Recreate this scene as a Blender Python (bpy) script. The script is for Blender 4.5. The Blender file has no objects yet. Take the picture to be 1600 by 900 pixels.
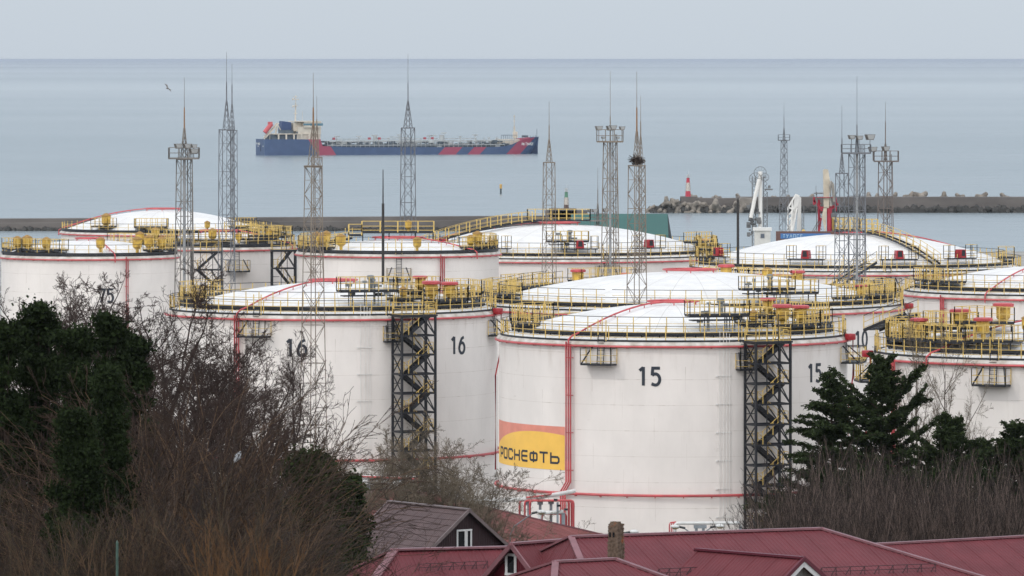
import bpy, math, random
import numpy as np
from mathutils import Vector, Matrix
R_ = math.radians
scene = bpy.context.scene
COL = scene.collection
# ------------------------------------------------------------------ camera
F = 9580.0; HZ = 92.5; CAMZ = 47.0
cam_d = bpy.data.cameras.new('camera'); cam = bpy.data.objects.new('camera', cam_d); COL.objects.link(cam)
cam.location = (0, 0, CAMZ); cam.rotation_euler = (R_(90), 0, 0)
cam_d.sensor_width = 36.0; cam_d.lens = F/1600*36.0
cam_d.shift_y = -(450-HZ)/1600.0
cam_d.clip_start = 1.0; cam_d.clip_end = 2.0e6
cam_d.dof.use_dof = True; cam_d.dof.focus_distance = 520.0; cam_d.dof.aperture_fstop = 5.6
scene.camera = cam
# ------------------------------------------------------------------ world, sun
SUN_AZ, SUN_EL = 50.0, 42.0
world = bpy.data.worlds.new("World"); scene.world = world; world.use_nodes = True
wn, wl = world.node_tree.nodes, world.node_tree.links
wn.clear()
w_out = wn.new('ShaderNodeOutputWorld'); w_bg = wn.new('ShaderNodeBackground')
sky = wn.new('ShaderNodeTexSky'); sky.sky_type = 'NISHITA'; sky.sun_disc = False
sky.sun_elevation = R_(SUN_EL); sky.sun_rotation = R_(180+SUN_AZ)
sky.air_density = 1.0; sky.dust_density = 1.5; sky.ozone_density = 1.5; sky.altitude = 0
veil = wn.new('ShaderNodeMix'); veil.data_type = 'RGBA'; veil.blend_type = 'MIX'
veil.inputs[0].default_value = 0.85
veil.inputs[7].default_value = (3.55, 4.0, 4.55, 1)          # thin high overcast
# glow added to the sky low behind the camera, filling the shaded tank walls
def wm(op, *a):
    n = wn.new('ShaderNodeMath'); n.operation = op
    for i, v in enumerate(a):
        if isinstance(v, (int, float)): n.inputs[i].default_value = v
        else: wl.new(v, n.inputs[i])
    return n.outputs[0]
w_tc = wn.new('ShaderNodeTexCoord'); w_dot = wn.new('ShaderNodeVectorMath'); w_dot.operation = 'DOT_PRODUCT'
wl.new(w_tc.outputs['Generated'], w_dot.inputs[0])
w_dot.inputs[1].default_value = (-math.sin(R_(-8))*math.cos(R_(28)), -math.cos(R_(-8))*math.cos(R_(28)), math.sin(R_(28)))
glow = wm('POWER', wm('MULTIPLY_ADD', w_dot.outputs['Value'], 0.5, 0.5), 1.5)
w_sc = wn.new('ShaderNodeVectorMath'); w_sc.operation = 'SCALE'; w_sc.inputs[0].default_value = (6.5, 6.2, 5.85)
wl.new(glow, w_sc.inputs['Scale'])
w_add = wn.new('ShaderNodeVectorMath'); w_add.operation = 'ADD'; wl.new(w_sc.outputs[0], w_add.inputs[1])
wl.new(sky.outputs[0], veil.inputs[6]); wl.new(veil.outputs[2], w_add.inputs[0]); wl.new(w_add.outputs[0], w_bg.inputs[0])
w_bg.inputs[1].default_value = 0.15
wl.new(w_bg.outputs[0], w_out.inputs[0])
sun_d = bpy.data.lights.new('sun', 'SUN'); sun_d.energy = 0.70; sun_d.angle = R_(2.0); sun_d.color = (1.0, 0.95, 0.88)
sun = bpy.data.objects.new('sun', sun_d); COL.objects.link(sun)
tow = Vector((-math.sin(R_(SUN_AZ))*math.cos(R_(SUN_EL)), -math.cos(R_(SUN_AZ))*math.cos(R_(SUN_EL)), math.sin(R_(SUN_EL))))
sun.rotation_euler = (-tow).to_track_quat('-Z', 'Y').to_euler(); sun.location = (-60, -60, 200)
scene.view_settings.view_transform = 'Standard'; scene.view_settings.look = 'None'
scene.view_settings.exposure = 0.15; scene.view_settings.gamma = 1.0; scene.view_settings.use_curve_mapping = False
scene.cycles.use_denoising = True; scene.cycles.max_bounces = 6; scene.cycles.transparent_max_bounces = 8
scene.cycles.volume_bounces = 0

def at(px, py, d): return Vector(((px-800)*d/F, d, CAMZ-(py-HZ)*d/F))
def X(px, d): return (px-800)*d/F
def Z(py, d): return CAMZ-(py-HZ)*d/F
# ------------------------------------------------------------------ materials
MATS = {}
def mat(name, col, rough=0.6, metal=0.0, var=0.0, vscale=1.0, spec=0.5, bump=0.0, col2=None, stretch=(1,1,1), detail=4, lo=0.35, hi=0.65):
    if name in MATS: return MATS[name]
    m = bpy.data.materials.new(name); m.use_nodes = True; nt = m.node_tree; n, l = nt.nodes, nt.links
    b = n['Principled BSDF']; b.inputs['Roughness'].default_value = rough; b.inputs['Metallic'].default_value = metal
    b.inputs['Specular IOR Level'].default_value = spec
    b.inputs['Base Color'].default_value = (*col, 1)
    if var > 0 or col2 is not None:
        tc = n.new('ShaderNodeTexCoord'); mp = n.new('ShaderNodeMapping'); mp.inputs['Scale'].default_value = stretch
        nz = n.new('ShaderNodeTexNoise'); nz.inputs['Scale'].default_value = vscale; nz.inputs['Detail'].default_value = detail
        rp = n.new('ShaderNodeValToRGB'); rp.color_ramp.elements[0].position = lo; rp.color_ramp.elements[1].position = hi
        c2 = col2 if col2 is not None else tuple(c*(1-var) for c in col)
        rp.color_ramp.elements[0].color = (*c2, 1); rp.color_ramp.elements[1].color = (*col, 1)
        l.new(tc.outputs['Object'], mp.inputs[0]); l.new(mp.outputs[0], nz.inputs[0]); l.new(nz.outputs[0], rp.inputs[0]); l.new(rp.outputs[0], b.inputs['Base Color'])
        if bump > 0:
            bp = n.new('ShaderNodeBump'); bp.inputs['Strength'].default_value = bump; bp.inputs['Distance'].default_value = 0.1
            l.new(nz.outputs[0], bp.inputs['Height']); l.new(bp.outputs[0], b.inputs['Normal'])
    MATS[name] = m; return m

def M(nt, op, *a, clamp=False):
    n = nt.nodes.new('ShaderNodeMath'); n.operation = op; n.use_clamp = clamp
    for i, v in enumerate(a):
        if isinstance(v, (int, float)): n.inputs[i].default_value = v
        else: nt.links.new(v, n.inputs[i])
    return n.outputs[0]
def MIXC(nt, f, a, b, blend='MIX'):
    n = nt.nodes.new('ShaderNodeMix'); n.data_type = 'RGBA'; n.blend_type = blend
    for i, v in ((0, f), (6, a), (7, b)):
        if isinstance(v, (int, float)): n.inputs[i].default_value = v
        elif isinstance(v, tuple): n.inputs[i].default_value = (*v, 1)
        else: nt.links.new(v, n.inputs[i])
    return n.outputs[2]
def NOISE(nt, vec, scale, detail=4, stretch=(1,1,1), rough=0.5):
    mp = nt.nodes.new('ShaderNodeMapping'); mp.inputs['Scale'].default_value = stretch; nt.links.new(vec, mp.inputs[0])
    n = nt.nodes.new('ShaderNodeTexNoise'); n.inputs['Scale'].default_value = scale; n.inputs['Detail'].default_value = detail
    n.inputs['Roughness'].default_value = rough
    nt.links.new(mp.outputs[0], n.inputs[0]); return n.outputs[0]
def SMOOTH(nt, v, lo, hi):
    n = nt.nodes.new('ShaderNodeMapRange'); n.interpolation_type = 'SMOOTHSTEP'
    nt.links.new(v, n.inputs[0]); n.inputs[1].default_value = lo; n.inputs[2].default_value = hi; return n.outputs[0]
def newmat(name, rough=0.5, spec=0.5):
    m = bpy.data.materials.new(name); m.use_nodes = True; b = m.node_tree.nodes['Principled BSDF']
    b.inputs['Roughness'].default_value = rough; b.inputs['Specular IOR Level'].default_value = spec
    MATS[name] = m; return m, m.node_tree, b

# tank shell paint: plate seams + streaked dirt. object space, z up from the tank base
def shell_mat(name, R, base=(0.80, 0.755, 0.72)):
    m, nt, b = newmat(name, 0.42, 0.4)
    tc = nt.nodes.new('ShaderNodeTexCoord'); sp = nt.nodes.new('ShaderNodeSeparateXYZ'); nt.links.new(tc.outputs['Object'], sp.inputs[0])
    ang = M(nt, 'MULTIPLY', M(nt, 'ARCTAN2', sp.outputs[0], M(nt, 'MULTIPLY', sp.outputs[1], -1.0)), R)   # arc length
    z = sp.outputs[2]
    row = M(nt, 'FLOOR', M(nt, 'DIVIDE', z, 2.05))
    fz = M(nt, 'MULTIPLY', M(nt, 'FRACT', M(nt, 'DIVIDE', z, 2.05)), 2.05)
    hs = M(nt, 'LESS_THAN', M(nt, 'ABSOLUTE', M(nt, 'SUBTRACT', fz, 1.02)), 0.022)
    au = M(nt, 'ADD', ang, M(nt, 'MULTIPLY', row, 2.6))
    fu = M(nt, 'MULTIPLY', M(nt, 'FRACT', M(nt, 'DIVIDE', M(nt, 'ADD', au, 400.0), 7.7)), 7.7)
    vs = M(nt, 'LESS_THAN', M(nt, 'ABSOLUTE', M(nt, 'SUBTRACT', fu, 3.0)), 0.022)
    seam = M(nt, 'MAXIMUM', hs, M(nt, 'MULTIPLY', vs, 0.75))
    big = NOISE(nt, tc.outputs['Object'], 0.22, 5, (1, 1, 0.6), 0.6)
    col = MIXC(nt, SMOOTH(nt, big, 0.35, 0.68), tuple(c*0.90 for c in base), base)
    stv = nt.nodes.new('ShaderNodeCombineXYZ'); nt.links.new(ang, stv.inputs[0]); nt.links.new(M(nt, 'MULTIPLY', z, 0.10), stv.inputs[2])
    streak = NOISE(nt, stv.outputs[0], 2.4, 5, (1, 1, 1), 0.65)
    sm = M(nt, 'MULTIPLY', SMOOTH(nt, streak, 0.55, 0.80), 0.20)
    col = MIXC(nt, sm, col, (0.47, 0.42, 0.36))
    # scuffs, few and horizontal
    scv = nt.nodes.new('ShaderNodeCombineXYZ'); nt.links.new(M(nt, 'MULTIPLY', ang, 0.35), scv.inputs[0]); nt.links.new(z, scv.inputs[2])
    sc = NOISE(nt, scv.outputs[0], 1.3, 7, (1, 1, 1), 0.7)
    col = MIXC(nt, M(nt, 'MULTIPLY', SMOOTH(nt, sc, 0.64, 0.76), 0.5), col, (0.36, 0.31, 0.26))
    # rust bleeding from the seams
    rs = NOISE(nt, stv.outputs[0], 0.9, 3, (1, 1, 6), 0.6)
    seamc = M(nt, 'MULTIPLY', seam, M(nt, 'ADD', 0.17, M(nt, 'MULTIPLY', SMOOTH(nt, rs, 0.5, 0.7), 0.38)))
    col = MIXC(nt, seamc, col, (0.30, 0.24, 0.18))
    # dirt drips under the eave
    zt = SMOOTH(nt, z, 15.2, 18.0)
    dr = NOISE(nt, stv.outputs[0], 1.1, 4, (1, 1, 2), 0.7)
    col = MIXC(nt, M(nt, 'MULTIPLY', M(nt, 'MULTIPLY', zt, SMOOTH(nt, dr, 0.5, 0.75)), 0.45), col, (0.42, 0.36, 0.30))
    nt.links.new(col, b.inputs['Base Color'])
    bn = nt.nodes.new('ShaderNodeBump'); bn.inputs['Distance'].default_value = 0.12; bn.inputs['Strength'].default_value = 0.25
    nt.links.new(NOISE(nt, tc.outputs['Object'], 0.5, 2), bn.inputs['Height']); nt.links.new(bn.outputs[0], b.inputs['Normal'])
    return m
def roof_mat():
    m, nt, b = newmat('roof_white', 0.55, 0.3)
    tc = nt.nodes.new('ShaderNodeTexCoord'); sp = nt.nodes.new('ShaderNodeSeparateXYZ'); nt.links.new(tc.outputs['Object'], sp.inputs[0])
    a = M(nt, 'ARCTAN2', sp.outputs[0], sp.outputs[1])
    r = M(nt, 'SQRT', M(nt, 'ADD', M(nt, 'MULTIPLY', sp.outputs[0], sp.outputs[0]), M(nt, 'MULTIPLY', sp.outputs[1], sp.outputs[1])))
    fa = M(nt, 'FRACT', M(nt, 'MULTIPLY', M(nt, 'ADD', a, 4.0), 4.4563))
    rad = M(nt, 'LESS_THAN', M(nt, 'MULTIPLY', M(nt, 'ABSOLUTE', M(nt, 'SUBTRACT', fa, 0.5)), r), 0.18)
    ring = M(nt, 'LESS_THAN', M(nt, 'ABSOLUTE', M(nt, 'SUBTRACT', M(nt, 'FRACT', M(nt, 'DIVIDE', r, 3.1)), 0.5)), 0.012)
    base = MIXC(nt, SMOOTH(nt, NOISE(nt, tc.outputs['Object'], 0.35, 6, (1, 1, 1), 0.6), 0.35, 0.65), (0.68, 0.675, 0.67), (0.77, 0.77, 0.765))
    col = MIXC(nt, M(nt, 'MULTIPLY', M(nt, 'MAXIMUM', rad, ring), 0.5), base, (0.42, 0.40, 0.37))
    edge = M(nt, 'MULTIPLY', SMOOTH(nt, NOISE(nt, tc.outputs['Object'], 1.6, 5, (1, 1, 1), 0.7), 0.5, 0.7), 0.35)
    col = MIXC(nt, edge, col, (0.56, 0.53, 0.48))
    nt.links.new(col, b.inputs['Base Color']); return m
def ribbed_mat(name, col, pitch, axis=0, rough=0.5, var=0.2):
    m, nt, b = newmat(name, rough, 0.4)
    tc = nt.nodes.new('ShaderNodeTexCoord')
    col_o = MIXC(nt, SMOOTH(nt, NOISE(nt, tc.outputs['Object'], 0.7, 5), 0.35, 0.7), tuple(c*(1-var) for c in col), col)
    col_o = MIXC(nt, M(nt, 'MULTIPLY', SMOOTH(nt, NOISE(nt, tc.outputs['Object'], 4.0, 4, (1,1,1), 0.7), 0.55, 0.75), 0.25), col_o, tuple(min(1, c*1.5+0.03) for c in col))
    nt.links.new(col_o, b.inputs['Base Color']); b.inputs['Specular IOR Level'].default_value = .2; return m

YEL = mat('yellow_paint', (0.72, 0.51, 0.155), 0.45, var=0.25, vscale=3.0)
YELD = mat('yellow_drum', (0.70, 0.46, 0.07), 0.4, col2=(0.42, 0.26, 0.06), vscale=2.0)
BLK = mat('black_steel', (0.013, 0.016, 0.023), 0.45, var=0.3, vscale=2.0)
REDP = mat('red_pipe', (0.56, 0.085, 0.095), 0.4, col2=(0.40, 0.065, 0.07), vscale=1.2)
REDB = mat('red_box', (0.42, 0.02, 0.03), 0.4, var=0.3, vscale=2)
GALV = mat('galvanised', (0.22, 0.205, 0.19), 0.5, metal=0.15, var=0.35, vscale=0.8)
GALVT = mat('weathered_galvanised', (0.23, 0.20, 0.165), 0.6, metal=0.1, col2=(0.18, 0.14, 0.11), vscale=1.3)
GALVF = mat('blue_grey_steel', (0.17, 0.18, 0.20), 0.55, metal=0.1, var=0.25, vscale=1.0)
TAN = mat('rust_rod', (0.28, 0.15, 0.07), 0.7, var=0.3, vscale=3)
DARKROD = mat('dark_rod', (0.03, 0.028, 0.028), 0.6, var=0.2, vscale=1)
PIPEW = mat('white_cladding', (0.66, 0.67, 0.66), 0.35, var=0.15, vscale=2)
PIPEG = mat('grey_column', (0.24, 0.27, 0.30), 0.5, var=0.2, vscale=2)
NUM = mat('number_paint', (0.022, 0.03, 0.045), 0.5, var=0.2, vscale=3)
FLAGR = mat('faded_red_panel', (0.74, 0.27, 0.20), 0.5, var=0.12, vscale=1.2)
FLAGY = mat('yellow_panel', (0.90, 0.54, 0.10), 0.5, var=0.08, vscale=0.8)
ROOFW = roof_mat()
APR = mat('dirty_rim', (0.60, 0.58, 0.55), 0.6, col2=(0.38, 0.33, 0.28), vscale=1.2, detail=6)
BULB = mat('floodlight_glass', (0.35, 0.36, 0.36), 0.2)
# ------------------------------------------------------------------ mesh helpers
class MB:
    def __init__(s): s.v = []; s.f = []
    def quad(s, a, b, c, d):
        i = len(s.v); s.v += [tuple(a), tuple(b), tuple(c), tuple(d)]; s.f.append((i, i+1, i+2, i+3))
    def poly(s, pts):
        i = len(s.v); s.v += [tuple(p) for p in pts]; s.f.append(tuple(range(i, i+len(pts))))
    def box(s, c, size, rz=0.0):
        cx, cy, cz = c; hx, hy, hz = size[0]/2, size[1]/2, size[2]/2; cr, sr = math.cos(rz), math.sin(rz); i = len(s.v)
        for dz in (-hz, hz):
            for dx, dy in ((-hx, -hy), (hx, -hy), (hx, hy), (-hx, hy)):
                s.v.append((cx+dx*cr-dy*sr, cy+dx*sr+dy*cr, cz+dz))
        s.f += [(i, i+3, i+2, i+1), (i+4, i+5, i+6, i+7), (i, i+1, i+5, i+4), (i+1, i+2, i+6, i+5), (i+2, i+3, i+7, i+6), (i+3, i, i+4, i+7)]
    def sweep(s, pts, w, h=None, n=4, closed=False, taper=1.0):
        pts = [Vector(p) for p in pts]; h = w if h is None else h; N = len(pts); i0 = len(s.v)
        for k, p in enumerate(pts):
            a = pts[k-1] if (k > 0 or closed) else p; b = pts[(k+1) % N] if (k < N-1 or closed) else p
            t = (b-a); t = t.normalized() if t.length > 1e-9 else Vector((0, 0, 1))
            side = t.cross(Vector((0, 0, 1)))
            if side.length < 1e-3: side = Vector((1, 0, 0))
            side.normalize(); up = side.cross(t).normalized()
            q = 1+(taper-1)*k/max(1, N-1)
            if n == 4: cs = ((-.5, -.5), (.5, -.5), (.5, .5), (-.5, .5))
            else: cs = [(0.5*math.cos(2*math.pi*j/n), 0.5*math.sin(2*math.pi*j/n)) for j in range(n)]
            for cx, cy in cs: s.v.append(tuple(p+side*(cx*w*q)+up*(cy*h*q)))
        for k in range(N if closed else N-1):
            a = i0+k*n; b = i0+((k+1) % N)*n
            for j in range(n): s.f.append((a+j, a+(j+1) % n, b+(j+1) % n, b+j))
        if not closed:
            s.f.append(tuple(i0+j for j in range(n))[::-1]); s.f.append(tuple(i0+(N-1)*n+j for j in range(n)))
    def beam(s, p, q, w, h=None): s.sweep([p, q], w, h)
    def pipe(s, pts, d, n=10, closed=False): s.sweep(pts, d, d, n, closed)
    def lathe(s, c, prof, n=16, caps=True):
        i0 = len(s.v); cx, cy, cz = c
        for r, z in prof:
            for j in range(n):
                a = 2*math.pi*j/n; s.v.append((cx+r*math.cos(a), cy+r*math.sin(a), cz+z))
        for k in range(len(prof)-1):
            for j in range(n): s.f.append((i0+k*n+j, i0+k*n+(j+1) % n, i0+(k+1)*n+(j+1) % n, i0+(k+1)*n+j))
        if caps:
            s.f.append(tuple(i0+j for j in range(n))[::-1]); s.f.append(tuple(i0+(len(prof)-1)*n+j for j in range(n)))
    def prism(s, pts, vec):
        pts = [Vector(p) for p in pts]; vec = Vector(vec); n = len(pts); i = len(s.v)
        s.v += [tuple(p) for p in pts]+[tuple(p+vec) for p in pts]
        s.f.append(tuple(range(i, i+n))[::-1]); s.f.append(tuple(range(i+n, i+2*n)))
        for j in range(n): s.f.append((i+j, i+(j+1) % n, i+n+(j+1) % n, i+n+j))
    def blob(s, c, r, seed=0, nu=8, nv=5, sq=(1,1,1), rot=0):
        rnd = random.Random(seed); i0 = len(s.v); cr, sr = math.cos(rot), math.sin(rot)
        for a in range(nv+1):
            th = math.pi*a/nv
            for b in range(nu):
                ph = 2*math.pi*b/nu; rr = r*rnd.uniform(.78, 1.15)
                x, y, z = rr*math.sin(th)*math.cos(ph)*sq[0], rr*math.sin(th)*math.sin(ph)*sq[1], rr*math.cos(th)*sq[2]
                s.v.append((c[0]+x*cr-y*sr, c[1]+x*sr+y*cr, c[2]+z))
        for a in range(nv):
            for b in range(nu): s.f.append((i0+a*nu+b, i0+(a+1)*nu+b, i0+(a+1)*nu+(b+1) % nu, i0+a*nu+(b+1) % nu))
    def mesh(s, name, m, smooth=False):
        me = bpy.data.meshes.new(name); me.from_pydata(s.v, [], s.f); me.materials.append(m)
        if smooth: me.polygons.foreach_set('use_smooth', [True]*len(me.polygons))
        me.update(); return me
    def build(s, name, m, parent=None, smooth=False, label=None, auto=None):
        me = s.mesh(name, m, smooth); o = bpy.data.objects.new(name, me); COL.objects.link(o)
        if smooth and auto: 
            try: me.set_sharp_from_angle(angle=R_(auto))
            except Exception: pass
        if parent is not None: o.parent = parent
        if label: o['label'] = label
        return o
def tag(o, label=None, cat=None, group=None, kind=None):
    if label: o['label'] = label
    if cat: o['category'] = cat
    if group: o['group'] = group
    if kind: o['kind'] = kind
    return o
def thing(name, loc, label, cat, group=None, rz=0.0, sc=None):
    o = bpy.data.objects.new(name, None); COL.objects.link(o); o.location = loc; o.rotation_euler = (0, 0, rz)
    o.empty_display_size = 0.5
    if sc: o.scale = (sc, sc, sc)
    return tag(o, label, cat, group)
def copy_tree(o, parent=None):
    c = o.copy(); COL.objects.link(c); c.parent = parent
    for ch in [x for x in KIDS.get(o.name, [])]: copy_tree(ch, c)
    return c
KIDS = {}
def reg(o, *kids): KIDS[o.name] = list(kids)
def dirv(a): return Vector((math.sin(a), -math.cos(a), 0))
def pol(r, a, z): return Vector((r*math.sin(a), -r*math.cos(a), z))
def arc(r, a0, a1, z, n): return [pol(r, a0+(a1-a0)*k/n, z) for k in range(n+1)]
# ------------------------------------------------------------------ terrain
TP = [(-400, 45.2), (-50, 45), (0, 44.8), (60, 39.5), (150, 31), (220, 24.5), (280, 18.5), (350, 13), (420, 9), (470, 6.6), (500, 6.2), (560, 6.6), (700, 6.2), (1000, 4), (1400, 3)]
def zt(y): return float(np.interp(y, [p[0] for p in TP], [p[1] for p in TP]))
mb = MB(); xs = np.concatenate([np.linspace(-3000, -160, 12), np.linspace(-120, 120, 61), np.linspace(160, 3000, 12)]); ys = np.concatenate([np.linspace(-400, 200, 21), np.linspace(210, 520, 63), np.linspace(560, 1400, 18)])
rg = random.Random(3)
for y in ys:
    for x in xs:
        h = zt(y)
        if 40 < y < 465: h += rg.uniform(-.35, .35)
        mb.v.append((x, y, h))
nx = len(xs)
for j in range(len(ys)-1):
    for i in range(nx-1): a = j*nx+i; mb.f.append((a, a+1, a+nx+1, a+nx))
GR = mat('ground_soil', (0.085, 0.075, 0.05), 0.95, col2=(0.035, 0.035, 0.022), vscale=0.25, detail=8, bump=0.5)
o = mb.build('ground', GR, smooth=True); tag(o, kind='structure')
mb = MB(); yy_ = [452, 466, 480, 500, 530, 560, 620, 700, 850, 1000, 1200, 1398]
for y in yy_:
    mb.v += [(-400, y, zt(y)+(.12 if y > 460 else -.4)), (400, y, zt(y)+(.12 if y > 460 else -.4))]
for k in range(len(yy_)-1): mb.f.append((2*k, 2*k+1, 2*k+3, 2*k+2))
tag(mb.build('yard', mat('yard_concrete', (0.36, 0.35, 0.33), .9, col2=(0.24, 0.23, 0.21), vscale=.12, detail=8)), kind='structure')  # pale ground sheet added to bounce light onto the tank walls
# quay face
mb = MB(); mb.box((0, 1401.5, 0.7), (6000, 3, 4.6)); tag(mb.build('quay', mat('quay_concrete', (0.26, 0.25, 0.23), 0.9, var=0.3, vscale=0.3)), kind='structure')
# ------------------------------------------------------------------ sea
m, nt, b = newmat('sea_water', 0.2, 0.5)
geo = nt.nodes.new('ShaderNodeNewGeometry'); P = geo.outputs['Position']
n1 = NOISE(nt, P, 1.0, 3, (0.00025, 0.0016, 1), 0.55)     # slicks
n2 = NOISE(nt, P, 1.0, 0, (0.00005, 0.00016, 1), 0.55)    # broad bands
n3 = NOISE(nt, P, 1.0, 3, (0.00012, 0.006, 1), 0.5)       # thin streaks
n4 = NOISE(nt, P, 1.0, 1, (0.00002, 0.00007, 1), 0.5)
slick = M(nt, 'ADD', M(nt, 'MULTIPLY', n1, 0.12), M(nt, 'ADD', M(nt, 'MULTIPLY', n2, 0.50), M(nt, 'MULTIPLY', n4, 0.38)))
f = SMOOTH(nt, slick, 0.30, 0.70)
f = M(nt, 'MAXIMUM', f, M(nt, 'MULTIPLY', SMOOTH(nt, n3, 0.68, 0.78), 0.22))
mot = NOISE(nt, P, 1.0, 4, (0.03, 0.09, 1), 0.6)
col = MIXC(nt, f, (0.175, 0.22, 0.24), (0.40, 0.43, 0.455))
col = MIXC(nt, M(nt, 'MULTIPLY', SMOOTH(nt, mot, 0.4, 0.65), 0.35), col, (0.125, 0.18, 0.19))
nt.links.new(col, b.inputs['Base Color'])
nt.links.new(M(nt, 'SUBTRACT', 0.26, M(nt, 'MULTIPLY', f, 0.08)), b.inputs['Roughness'])
w1 = NOISE(nt, P, 1.0, 5, (0.16, 0.5, 1), 0.6)
bp = nt.nodes.new('ShaderNodeBump'); bp.inputs['Distance'].default_value = 0.5
nt.links.new(M(nt, 'SUBTRACT', 0.30, M(nt, 'MULTIPLY', f, 0.16)), bp.inputs['Strength'])
nt.links.new(w1, bp.inputs['Height']); nt.links.new(bp.outputs[0], b.inputs['Normal'])
b.inputs['IOR'].default_value = 1.33
mb = MB(); ysea = [1395, 1700, 2200, 3000, 4500, 7000, 12000, 25000, 60000, 150000, 400000]
for y in ysea:
    w = 4000+y*0.35
    mb.v += [(-w, y, 0), (-w*0.3, y, 0), (w*0.3, y, 0), (w, y, 0)]
for k in range(len(ysea)-1):
    for j in range(3): a = k*4+j; mb.f.append((a, a+1, a+5, a+4))
tag(mb.build('sea', m), kind='structure')

# ------------------------------------------------------------------ stroke lettering
def rrect(x0, y0, x1, y1, r, n=4):
    out = []
    for cx, cy, a in ((x1-r, y1-r, 0), (x0+r, y1-r, 90), (x0+r, y0+r, 180), (x1-r, y0+r, 270)):
        for k in range(n+1):
            t = R_(a+90*k/n); out.append((cx+r*math.cos(t), cy+r*math.sin(t)))
    return out
def el(cx, cy, rx, ry, a0, a1, n=16): return [(cx+rx*math.cos(R_(a0+(a1-a0)*k/n)), cy+ry*math.sin(R_(a0+(a1-a0)*k/n))) for k in range(n+1)]
GL = {   # strokes in a unit box 0..1 x 0..1 (x right, y up), stroke centre lines
 '1': [[(0.12, .80), (.48, .97)], [(.50, 0), (.50, 1)]],
 '5': [[(.90, .94), (.20, .94), (.14, .55)], [(.14, .55), (.30, .62)]+el(.46, .33, .42, .30, 100, -110, 18)+[(.08, .10)]],
 '6': [[(.80, .95), (.45, .86), (.18, .60), (.07, .34)], el(.50, .33, .43, .30, 0, 360, 26)],
 '0': [el(.5, .5, .42, .46, 0, 360, 30)],
 '7': [[(.06, .94), (.94, .94), (.38, 0)]],
 'R': [], }
def sq(x0=.06, x1=.94, y0=.06, y1=.94): return rrect(x0, y0, x1, y1, .14)
GL['Р'] = [[(.06, 0), (.06, .94), (.80, .94), (.94, .80), (.94, .52), (.80, .38), (.06, .38)]]
GL['О'] = [sq()+[sq()[0]]]
GL['С'] = [[(.94, .70), (.94, .82), (.82, .94), (.2, .94), (.06, .80), (.06, .20), (.2, .06), (.82, .06), (.94, .18), (.94, .30)]]
GL['Н'] = [[(.06, 0), (.06, 1)], [(.94, 0), (.94, 1)], [(.06, .5), (.94, .5)]]
GL['Е'] = [[(.94, .94), (.2, .94), (.06, .80), (.06, .20), (.2, .06), (.94, .06)], [(.06, .5), (.92, .5)]]
GL['Ф'] = [rrect(.04, .18, .96, .82, .14)+[rrect(.04, .18, .96, .82, .14)[0]], [(.5, -.02), (.5, 1.02)]]
GL['Т'] = [[(0, .94), (1, .94)], [(.5, 0), (.5, .94)]]
GL['Ь'] = [[(.06, 1), (.06, .06), (.80, .06), (.94, .2), (.94, .46), (.80, .60), (.06, .60)]]
GL['У'] = [[(.05, 1), (.5, .42)], [(.95, 1), (.35, 0), (.1, 0)]]
GL['А'] = [[(.02, 0), (.5, 1), (.98, 0)], [(.2, .33), (.8, .33)]]
GL['П'] = [[(.06, 0), (.06, .94), (.94, .94), (.94, 0)]]
def strokes_quads(ch, w, h, t):
    """quads (lists of 4 (u,v)) for a glyph of size w x h with stroke t"""
    out = []
    for pl in GL[ch]:
        pts = [(p[0]*w, p[1]*h) for p in pl]
        fine = []
        for a, b_ in zip(pts[:-1], pts[1:]):
            L = math.dist(a, b_); n = max(1, int(L/0.25))
            for k in range(n): fine.append((a[0]+(b_[0]-a[0])*k/n, a[1]+(b_[1]-a[1])*k/n))
        fine.append(pts[-1]); closed = math.dist(pts[0], pts[-1]) < 1e-4
        N = len(fine); L_, R2 = [], []
        for k in range(N):
            if closed: a = fine[k-1] if k > 0 else fine[-2]; b_ = fine[k+1] if k < N-1 else fine[1]
            else: a = fine[max(0, k-1)]; b_ = fine[min(N-1, k+1)]
            d1 = np.array(fine[k])-np.array(a); d2 = np.array(b_)-np.array(fine[k])
            n1_ = np.linalg.norm(d1); n2_ = np.linalg.norm(d2)
            d1 = d1/n1_ if n1_ > 1e-9 else d2/n2_; d2 = d2/n2_ if n2_ > 1e-9 else d1
            tt = d1+d2; tt = tt/np.linalg.norm(tt); nrm = np.array((-tt[1], tt[0])); c = max(.5, float(np.dot(tt, d1)))
            L_.append(np.array(fine[k])+nrm*t/2/c); R2.append(np.array(fine[k])-nrm*t/2/c)
        for k in range(N-1): out.append((R2[k], R2[k+1], L_[k+1], L_[k]))
    return out
def text_on_cyl(mb, s, R, a_c, z0, w, h, t, gap, proud=0.03):
    tot = len(s)*w+(len(s)-1)*gap; u0 = -tot/2
    for ch in s:
        for q in strokes_quads(ch, w, h, t):
            i = len(mb.v)
            for pr in (proud, 0.005):
                for u, v in q: mb.v.append(tuple(pol(R+pr, a_c+(u0+u)/R, z0+v)))
            mb.f.append((i, i+1, i+2, i+3))
            for j in range(4): mb.f.append((i+j, i+4+j, i+4+(j+1) % 4, i+(j+1) % 4))
        u0 += w+gap
def text_flat(mb, s, origin, ux, uz, w, h, t, gap):
    ux, uz = Vector(ux).normalized(), Vector(uz).normalized(); nrm = ux.cross(uz); u0 = 0
    for ch in s:
        if ch != ' ':
            for q in strokes_quads(ch, w, h, t):
                a = [Vector(origin)+ux*(u0+u)+uz*v for u, v in q]; mb.prism(a, nrm*0.06)
        u0 += (w+gap)*(0.6 if ch == ' ' else 1)
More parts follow.
